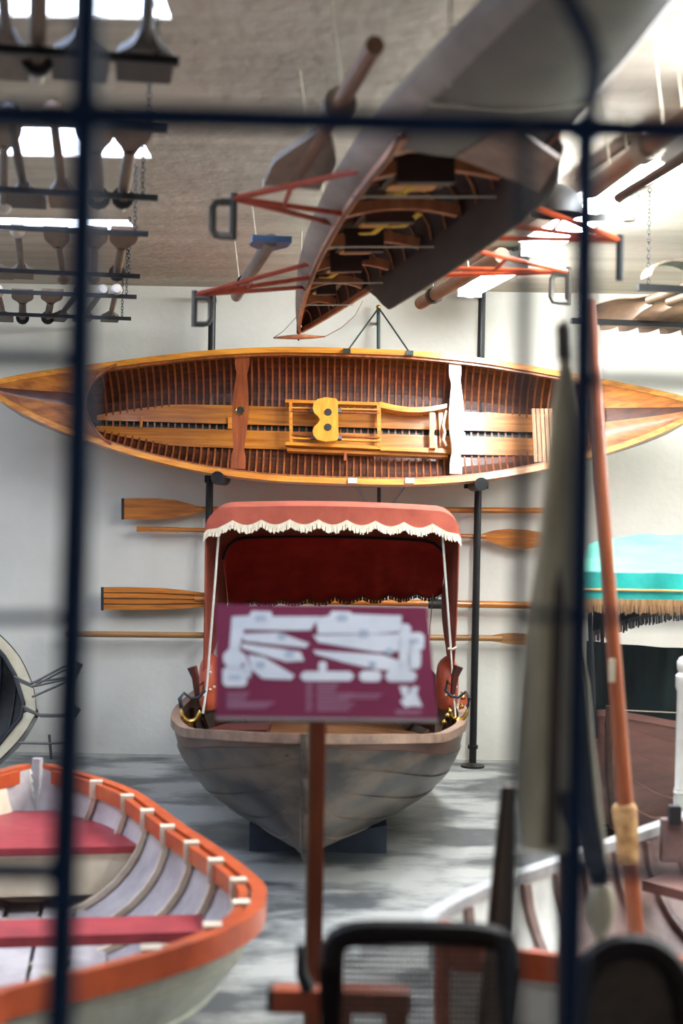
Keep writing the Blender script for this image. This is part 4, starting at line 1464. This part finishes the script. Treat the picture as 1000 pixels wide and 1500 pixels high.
for k in (.45, 1.2):
    q = GH.loc(k, -.3, -.2)
    MB().box((q[0], q[1] + .05, q[2] / 2), (.08, .3, q[2])).obj('cradle', 'dark_iron', gt)

# ------------------------------------------------------------------ teal canopied boat at right
t = thing('teal_canopied_boat', 'rose-brown planked boat under a teal canopy with tan fringe at right', 'boat', (2.2, 8.0, 0))
eo = A((P(893, 1045, 7.3)[0], 7.3, 0))
ee1 = nrm(A((.42, .9, 0)))
ee2 = A((ee1[1], -ee1[0], 0))
EH = Hull(eo, ee1, ee2, (0, 0, 1),
          [(0, .015), (.1, .17), (.3, .37), (.6, .55), (1.0, .68), (1.8, .74), (2.6, .6)],
          [(0, .80), (.25, .73), (.7, .68), (2.6, .70)],
          [(0, .46), (.12, .24), (.35, .12), (1.0, .07), (2.6, .1)],
          [(0, 1.4), (.4, 1.6), (1.2, 2.1), (2.6, 2.1)])
EH.strakes(t, 'hull_rose', 6, lap=.016, th=.016, nt=26)
EH.rail(t, 'hull_rose', .04, .035, nt=30)
MB().tube([EH.loc(-.01, 0, .84), EH.loc(-.01, 0, .5), EH.loc(.1, 0, .22), EH.loc(.4, 0, .1)], .02, 7).obj('stem', 'wood_darkbrown', t, True)
MB().grid(lambda a, b: EH.loc(.05 + .5 * a, (-1 + 2 * b) * cubic(EH.hb, .05 + .5 * a) * .95, cubic(EH.sh, .05 + .5 * a) - .02), 8, 6, thick=(0, 0, -.015)).obj('foredeck', 'hull_rose', t)
# dark curtain wrapped round the seat
MB().grid(lambda a, b: A((1.42 + 1.5 * a, 8.15 - .35 * math.sin(math.pi * min(1, a * 1.3)) + .02 * math.sin(a * 46), .62 + .47 * b)), 60, 4, thick=(0, .01, 0)).obj('curtain', 'curtain_green', t, True)
MB().tube([P(880, 1046, 7.6), P(905, 1040, 7.6), P(1010, 1045, 7.6)], .003, 5).obj('curtain_cord', 'rope', t)
# canopy frame
cf = [P(850, 838, 7.3), P(1190, 850, 7.3)]
zc = cf[0][2]
L0, R0 = A((cf[0][0], 7.3, zc)), A((cf[1][0], 7.3, zc))
L1, R1 = A((P(862, 803, 8.9)[0], 8.9, zc + .10)), A((R0[0] + .2, 8.9, zc + .12))


def troof(a, b):
    p = (L0 + (R0 - L0) * a) * (1 - b) + (L1 + (R1 - L1) * a) * b
    crown = .035 * math.sin(math.pi * min(1, a * 1.2)) * math.sin(math.pi * b * .6) + .03 * min(1, a * 6) * b
    return p + A((0, 0, crown + .006 * math.sin(a * 23 + b * 7)))


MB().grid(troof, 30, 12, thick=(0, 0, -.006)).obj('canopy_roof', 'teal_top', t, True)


def val(a, b, p0, p1, h):
    p = p0 + (p1 - p0) * a
    return p + A((0, -.015 * math.sin(a * 31) * b - .02 * b, -h * b))


hV = .145
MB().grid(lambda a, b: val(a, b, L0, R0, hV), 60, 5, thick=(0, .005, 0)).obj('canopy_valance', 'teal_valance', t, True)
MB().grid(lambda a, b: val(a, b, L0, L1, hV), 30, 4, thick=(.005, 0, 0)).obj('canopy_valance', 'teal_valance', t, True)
MB().tube([val(k / 40, .6, L0, R0, hV) + A((0, -.012, 0)) for k in range(41)], .007, 6).obj('gold_cord', 'gold_cord', t, True)
fringe([val(k / 110, .92, L0, R0, hV) + A((0, -.01, 0)) for k in range(111)], .075, t, 'fringe_tan', per=1)
fringe([val(k / 50, .92, L0, L1, hV) + A((0, -.01, 0)) for k in range(51)], .075, t, 'fringe_tan', per=1)
fb_ = []
for k in range(71):
    f_ = k / 70
    px = 868 + 190 * f_
    fb_.append(P(px, 925 - 36 * math.sin(min(1, f_ * 1.35) * math.pi / 2) + 3 * f_, 8.85))
MB().band([A((p[0], p[1], zc + .06)) for p in fb_], fb_, (0, .006, 0)).obj('rear_valance', 'curtain_green', t)
fringe(fb_, .075, t, 'fringe_backlit', per=1, name='rear_fringe')
for p in (L0 + A((.05, .05, 0)), L1 + A((.05, -.08, 0)), R0 + A((-.1, .1, 0)), R1 + A((-.1, -.1, 0))):
    MB().tube([p, A((p[0] + .05, p[1], .66))], .012, 8).obj('canopy_pole', 'dark_iron', t)
for k in (.7, 1.7):
    q = EH.loc(k, 0, 0)
    tt = thing('boat_chock', ['dark chock under the bow of the teal canopied boat', 'dark chock under the stern of the teal canopied boat'][int(k > 1)], 'block', q, 'chocks under the teal canopied boat')
    MB().box(q + A((0, 0, .028)), (.12, .5, .056), (ee1, ee2, A((0, 0, 1)))).obj('timber', 'wood_darkbrown', tt)

# white turned post
wp = P(1003, 970, 6.3)
t = thing('white_post', 'cream white turned post with round top at the right edge', 'post', (wp[0], wp[1], 0))
MB().tube([A((wp[0], wp[1], 0)), A((wp[0], wp[1], .62))], .04, 8).obj('foot', 'white_paint', t, True)
zt = wp[2]
MB().tube([A((wp[0], wp[1], z_)) for z_ in (.6, .62, zt - .13, zt - .11, zt - .06, zt - .045, zt - .03, zt + .0, zt + .02, zt + .028)], [.042, .036, .033, .04, .04, .026, .034, .036, .024, .004], 14).obj('turned_shaft', 'white_paint', t, True)
MB().tube([A((wp[0] + .01, wp[1] - .03, zt - .15)), A((wp[0] + .05, wp[1] - .05, zt - .3)), A((wp[0] + .02, wp[1] - .03, zt - .42))], .008, 6).obj('lashing', 'rope', t, True)

# ------------------------------------------------------------------ big open rowing boat at lower right
fo = A((.29, 3.74, 0))
fe1 = nrm(A((.73, .68, 0)))
fe2 = nrm(A((.68, -.73, 0)))
FH = Hull(fo, fe1, fe2, (0, 0, 1),
          [(0, .02), (.12, .17), (.3, .30), (.6, .43), (1.0, .54), (1.6, .64), (2.4, .68), (3.4, .6)],
          [(0, .70), (.5, .64), (1.4, .60), (3.4, .68)],
          [(0, .4), (.15, .24), (.6, .14), (1.6, .10), (3.4, .16)],
          [(0, 1.5), (.6, 1.7), (1.6, 2.1), (3.4, 2.0)])
ft = thing('rowing_boat', 'white open rowing boat with rose-grey inside and red thwarts at lower right', 'boat', FH.loc(1.7, 0, 0))
FH.strakes(ft, 'boat2_white', 6, lap=.012, th=.013, nt=28)
MB().grid(lambda a, b: FH.pt(.03 + 1.12 * a, -.99 + 1.98 * b, -.016), 16, 20).obj('bow_lining', 'boat2_white', ft, True, label='white painted lining in the bow')
MB().grid(lambda a, b: FH.pt(1.15 + 2.2 * a, -.99 + 1.98 * b, -.016), 24, 20).obj('inner_lining', 'boat2_in', ft, True)
FH.rail(ft, 'grey_paint', .05, .035, nt=40, sides=(-1,))
FH.rail(ft, 'dinghy_rim', .05, .075, up=-.02, nt=40, sides=(1,))
for i in range(13):
    FH.rib(ft, 'boat2_in', .5 + i * .22, w=.03, th=.02, off=-.018, g0=-.97, g1=.97, n=16)
for s, z, w_t, m_t in ((.78, .42, .1, 'thwart_red'), (1.75, .46, .2, 'hull_rose')):
    MB().box(FH.loc(s, 0, z), (w_t, 2 * (cubic(FH.hb, s) - .12), .035), (fe1, fe2, A((0, 0, 1)))).obj('thwart', m_t, ft)
for k in range(5):
    u = -.28 + .14 * k
    MB().box(FH.loc(1.8, u, .15 + .12 * abs(u)), (2.2 - 1.5 * abs(u), .12, .015), (fe1, fe2, A((0, 0, 1)))).obj('sole_board', 'hull_rose', ft)
MB().tube([FH.loc(0, 0, .76), FH.loc(0, 0, .5), FH.loc(.12, 0, .24)], .025, 6).obj('stem', 'dinghy_rim', ft, True)
q = P(985, 1230, 5.45)
MB().box(q, (.09, .05, .16)).obj('oarlock_block', 'boat2_in', ft)
MB().box(q + A((0, -.02, .1)), (.045, .04, .07)).obj('oarlock_pin', 'dark_iron', ft)
for k, s in enumerate((.9, 2.2)):
    q = FH.loc(s, 0, 0)
    tt = thing('boat_chock', ['dark chock under the near end of the white rowing boat', 'dark chock under the far end of the white rowing boat'][k], 'block', q, 'chocks under the white rowing boat')
    MB().box(q + A((0, 0, .042)), (.12, .5, .084), (fe1, fe2, A((0, 0, 1)))).obj('timber', 'wood_darkbrown', tt)

# orange trestle beam end left of the chair
a = P(400, 1462, 3.3)
b2 = P(600, 1466, 3.3)
t = thing('trestle', 'orange wooden trestle beam with black iron fitting beside the cane chair', 'trestle', (a[0], a[1], 0))
MB().tube([a, b2], .026, 6, sq=True).obj('beam', 'dinghy_rim', t)
MB().box(a - A((.006, 0, 0)), (.014, .05, .05)).obj('beam_end', 'wood_darkbrown', t)
for k in (.5, .9):
    q = a + (b2 - a) * k
    MB().box((q[0], q[1], q[2] / 2 - .013), (.05, .05, q[2] - .026)).obj('leg', 'dinghy_rim', t)
q = P(447, 1425, 3.27)
MB().tube([P(440, 1385, 3.27), P(441, 1425, 3.27), P(452, 1450, 3.27)], [.01, .014, .018], 7).obj('iron_fitting', 'dark_iron', t, True)


# ------------------------------------------------------------------ cane chairs
def chair(label, xl, xr, ytop, D_, rad, arc):
    Lp, Rp, Tp = P(xl, 1480, D_), P(xr, 1480, D_), P((xl + xr) / 2, ytop, D_)
    x0, x1, zt = Lp[0], Rp[0], Tp[2]
    cx = (x0 + x1) / 2
    t = thing('cane_chair', label, 'chair', (cx, D_ - .2, 0), 'dark bentwood chairs with cane backs')
    zs = .45
    w_ = .054
    # bent frame
    pts = [A((x0 + .015, D_ - .03, .0)), A((x0, D_, zs))]
    for k in range(13):
        f_ = k / 12
        an = math.pi - math.pi * f_
        # rounded rectangle top
        ca, sa = math.cos(an), math.sin(an)
        ex = 2 / arc
        px_ = cx + (x1 - x0) / 2 * math.copysign(abs(ca) ** ex, ca)
        pz_ = zt - rad + rad * abs(sa) ** ex
        pts.append(A((px_, D_ + .0, pz_)))
    pts += [A((x1, D_, zs)), A((x1 - .015, D_ - .03, .0))]
    MB().tube(pts, w_ / 2, 8).obj('back_frame', 'cane_frame', t, True)
    MB().box((cx, D_, zs + .08), (x1 - x0, .03, .05)).obj('back_rail', 'cane_frame', t)
    # woven cane: two crossing sets of strands
    b = MB()
    nx, nz = 34, 30
    zl_, zh = zs + .1, zt - .012
    for i in range(nx):
        x_ = x0 + .02 + (x1 - x0 - .04) * (i + .5) / nx
        b.box((x_, D_ - .002, (zl_ + zh) / 2 - (.02 if (i < 4 or i > nx - 5) else 0)), (.005, .002, zh - zl_ - (.04 if (i < 4 or i > nx - 5) else 0)))
    for j in range(nz):
        z_ = zl_ + (zh - zl_) * (j + .5) / nz
        b.box((cx, D_ + .002, z_), (x1 - x0 - .03 - (.06 if j > nz - 3 else 0), .002, .005))
    b.obj('cane_panel', 'cane', t, kind='stuff')
    MB().rounded((cx, D_ - .23, zs), (x1 - x0 + .04, .44, .05), .06).obj('seat', 'cane_frame', t)
    for sx in (x0 + .02, x1 - .02):
        MB().tube([A((sx, D_ - .42, zs)), A((sx, D_ - .43, 0))], [.022, .015], 8).obj('leg', 'cane_frame', t, True)
    MB().box((cx, D_ - .42, .2), (x1 - x0 - .04, .02, .025)).obj('stretcher', 'cane_frame', t)
    return t


chair('dark bentwood chair with square cane back in the bottom centre foreground', 484, 744, 1366, 3.0, .07, 4.2)
chair('dark bentwood chair with rounded cane back in the bottom right corner', 842, 1004, 1386, 2.9, .15, 2.2)

# ------------------------------------------------------------------ upright oars and boards at right
def upright(name, label, D0, D1, rows_, th, m, parts=()):
    """rows_: (y, xl, xr) outline; leaning from D0 (top) to D1 (bottom)"""
    n = len(rows_)
    L_, R_ = [], []
    y0, y1 = rows_[0][0], rows_[-1][0]
    for (yy, xl, xr) in rows_:
        D_ = D0 + (D1 - D0) * (yy - y0) / (y1 - y0)
        L_.append(P(xl, yy, D_))
        R_.append(P(xr, yy, D_))
    base = (L_[-1] + R_[-1]) / 2
    t = thing(name, label, 'oar', (base[0], base[1], 0))
    # lens shaped section
    b = MB()

    def f(a, b_):
        i = a * (n - 1)
        i0 = min(int(i), n - 2)
        k = i - i0
        l = L_[i0] + (L_[i0 + 1] - L_[i0]) * k
        r = R_[i0] + (R_[i0 + 1] - R_[i0]) * k
        an = 2 * math.pi * b_
        c, h = (l + r) / 2, (r - l) / 2
        hw = np.linalg.norm(h)
        return c + h * math.cos(an) + A((0, min(th / 2, hw) * math.sin(an), 0))
    b.grid(f, (n - 1) * 3, 12)
    b.add([f(0, k / 12) for k in range(12)], [tuple(range(12))])
    b.add([f(1, k / 12) for k in range(12)], [tuple(range(12))])
    b.obj('blade', m, t, True)
    return t


t = upright('steering_oar', 'weathered grey wooden steering oar leaning upright behind the grille at right', 2.75, 2.6,
            [(470, 817, 830), (530, 818, 832), (560, 814, 836), (610, 804, 842), (700, 797, 845), (800, 786, 848), (900, 776, 850), (1000, 770, 850), (1150, 764, 848), (1245, 768, 842)], .05, 'weathered')
MB().tube([P(822, 476, 2.74), P(824, 528, 2.74)], .012, 8).obj('grip', 'weathered_dark', t, True)
MB().tube([P(826, 530, 2.74), P(815, 900, 2.65), P(806, 1240, 2.58)], [.008, .012, .012], 8).obj('centre_ridge', 'weathered_dark', t, True)
b2 = P(826, 1238, 2.6)
MB().tube([b2 + A((0, 0, .1)), b2, A((P(833, 1480, 2.6)[0], 2.6, 0))], [.02, .014, .012], 8).obj('spike', 'weathered_dark', t, True)

t = thing('oar', 'orange-brown oar leaning upright with tan leather wrap, right of the grille bar', 'oar', A((P(928, 1345, 4.0)[0], 4.0, 0)))
pa_, pb_ = P(866, 440, 4.9), P(929, 1345, 4.55)
d_ = nrm(pb_ - pa_)
pe_ = pb_ + d_ * (pb_[2] - .35) / abs(d_[2])
OFF[t.name] = pe_.copy()
t.location = Vector(pe_)
MB().tube([pa_, P(880, 700, 4.8), P(902, 1000, 4.68), pb_, pe_], [.018, .023, .0255, .027, .027], 12).obj('shaft', 'orange_pole', t, True)
MB().tube([P(913, 1178, 4.61), P(914, 1184, 4.61), P(917, 1215, 4.6), P(920, 1265, 4.58)], [.034, .042, .038, .034], 12).obj('leather_wrap', 'leather_tan', t, True)
MB().box(P(896, 982, 4.62), (.02, .01, .075)).obj('pale_tag', 'cream_paint', t)

t = upright('paddle', 'slate grey paddle with pale edge standing behind the grille bar', 3.4, 3.35,
            [(930, 850, 853), (1000, 848, 864), (1090, 846, 868), (1180, 850, 876), (1250, 858, 888), (1300, 868, 892)], .03, 'blade_slate')
MB().tube([P(852, 930, 3.38), P(862, 1000, 3.38), P(867, 1090, 3.37), P(875, 1180, 3.36), P(890, 1285, 3.35)], .007, 6).obj('pale_edge', 'cream_paint', t, True)
q = P(880, 1330, 3.35)
MB().ball(q, .034, 12, 10, (1, .8, 2.0)).obj('white_tip', 'cream_paint', t, True)
MB().tube([q, A((q[0], q[1], 0))], [.016, .012], 8).obj('shaft', 'cream_paint', t, True)

# brown board leaning by the rowing boat
a, b2 = P(741, 1150, 3.44), P(722, 1345, 3.42)
t = thing('leaning_board', 'narrow brown board leaning upright left of the thin grille bar', 'board', A((b2[0] - .03, 3.42, 0)))
d_ = nrm(b2 - a)
e_ = b2 + d_ * (b2[2] / abs(d_[2])) * .98
MB().prism([P(738, 1150, 3.44), P(756, 1152, 3.44), e_ + A((.075, 0, 0)), e_], (0, .03, 0)).obj('board', 'board_brown', t)
MB().prism([P(734, 1150, 3.425), P(739, 1150, 3.425), e_ + A((.008, -.012, 0)), e_ + A((-.015, -.012, 0))], (0, .034, 0)).obj('board_edge', 'wood_darkbrown', t)
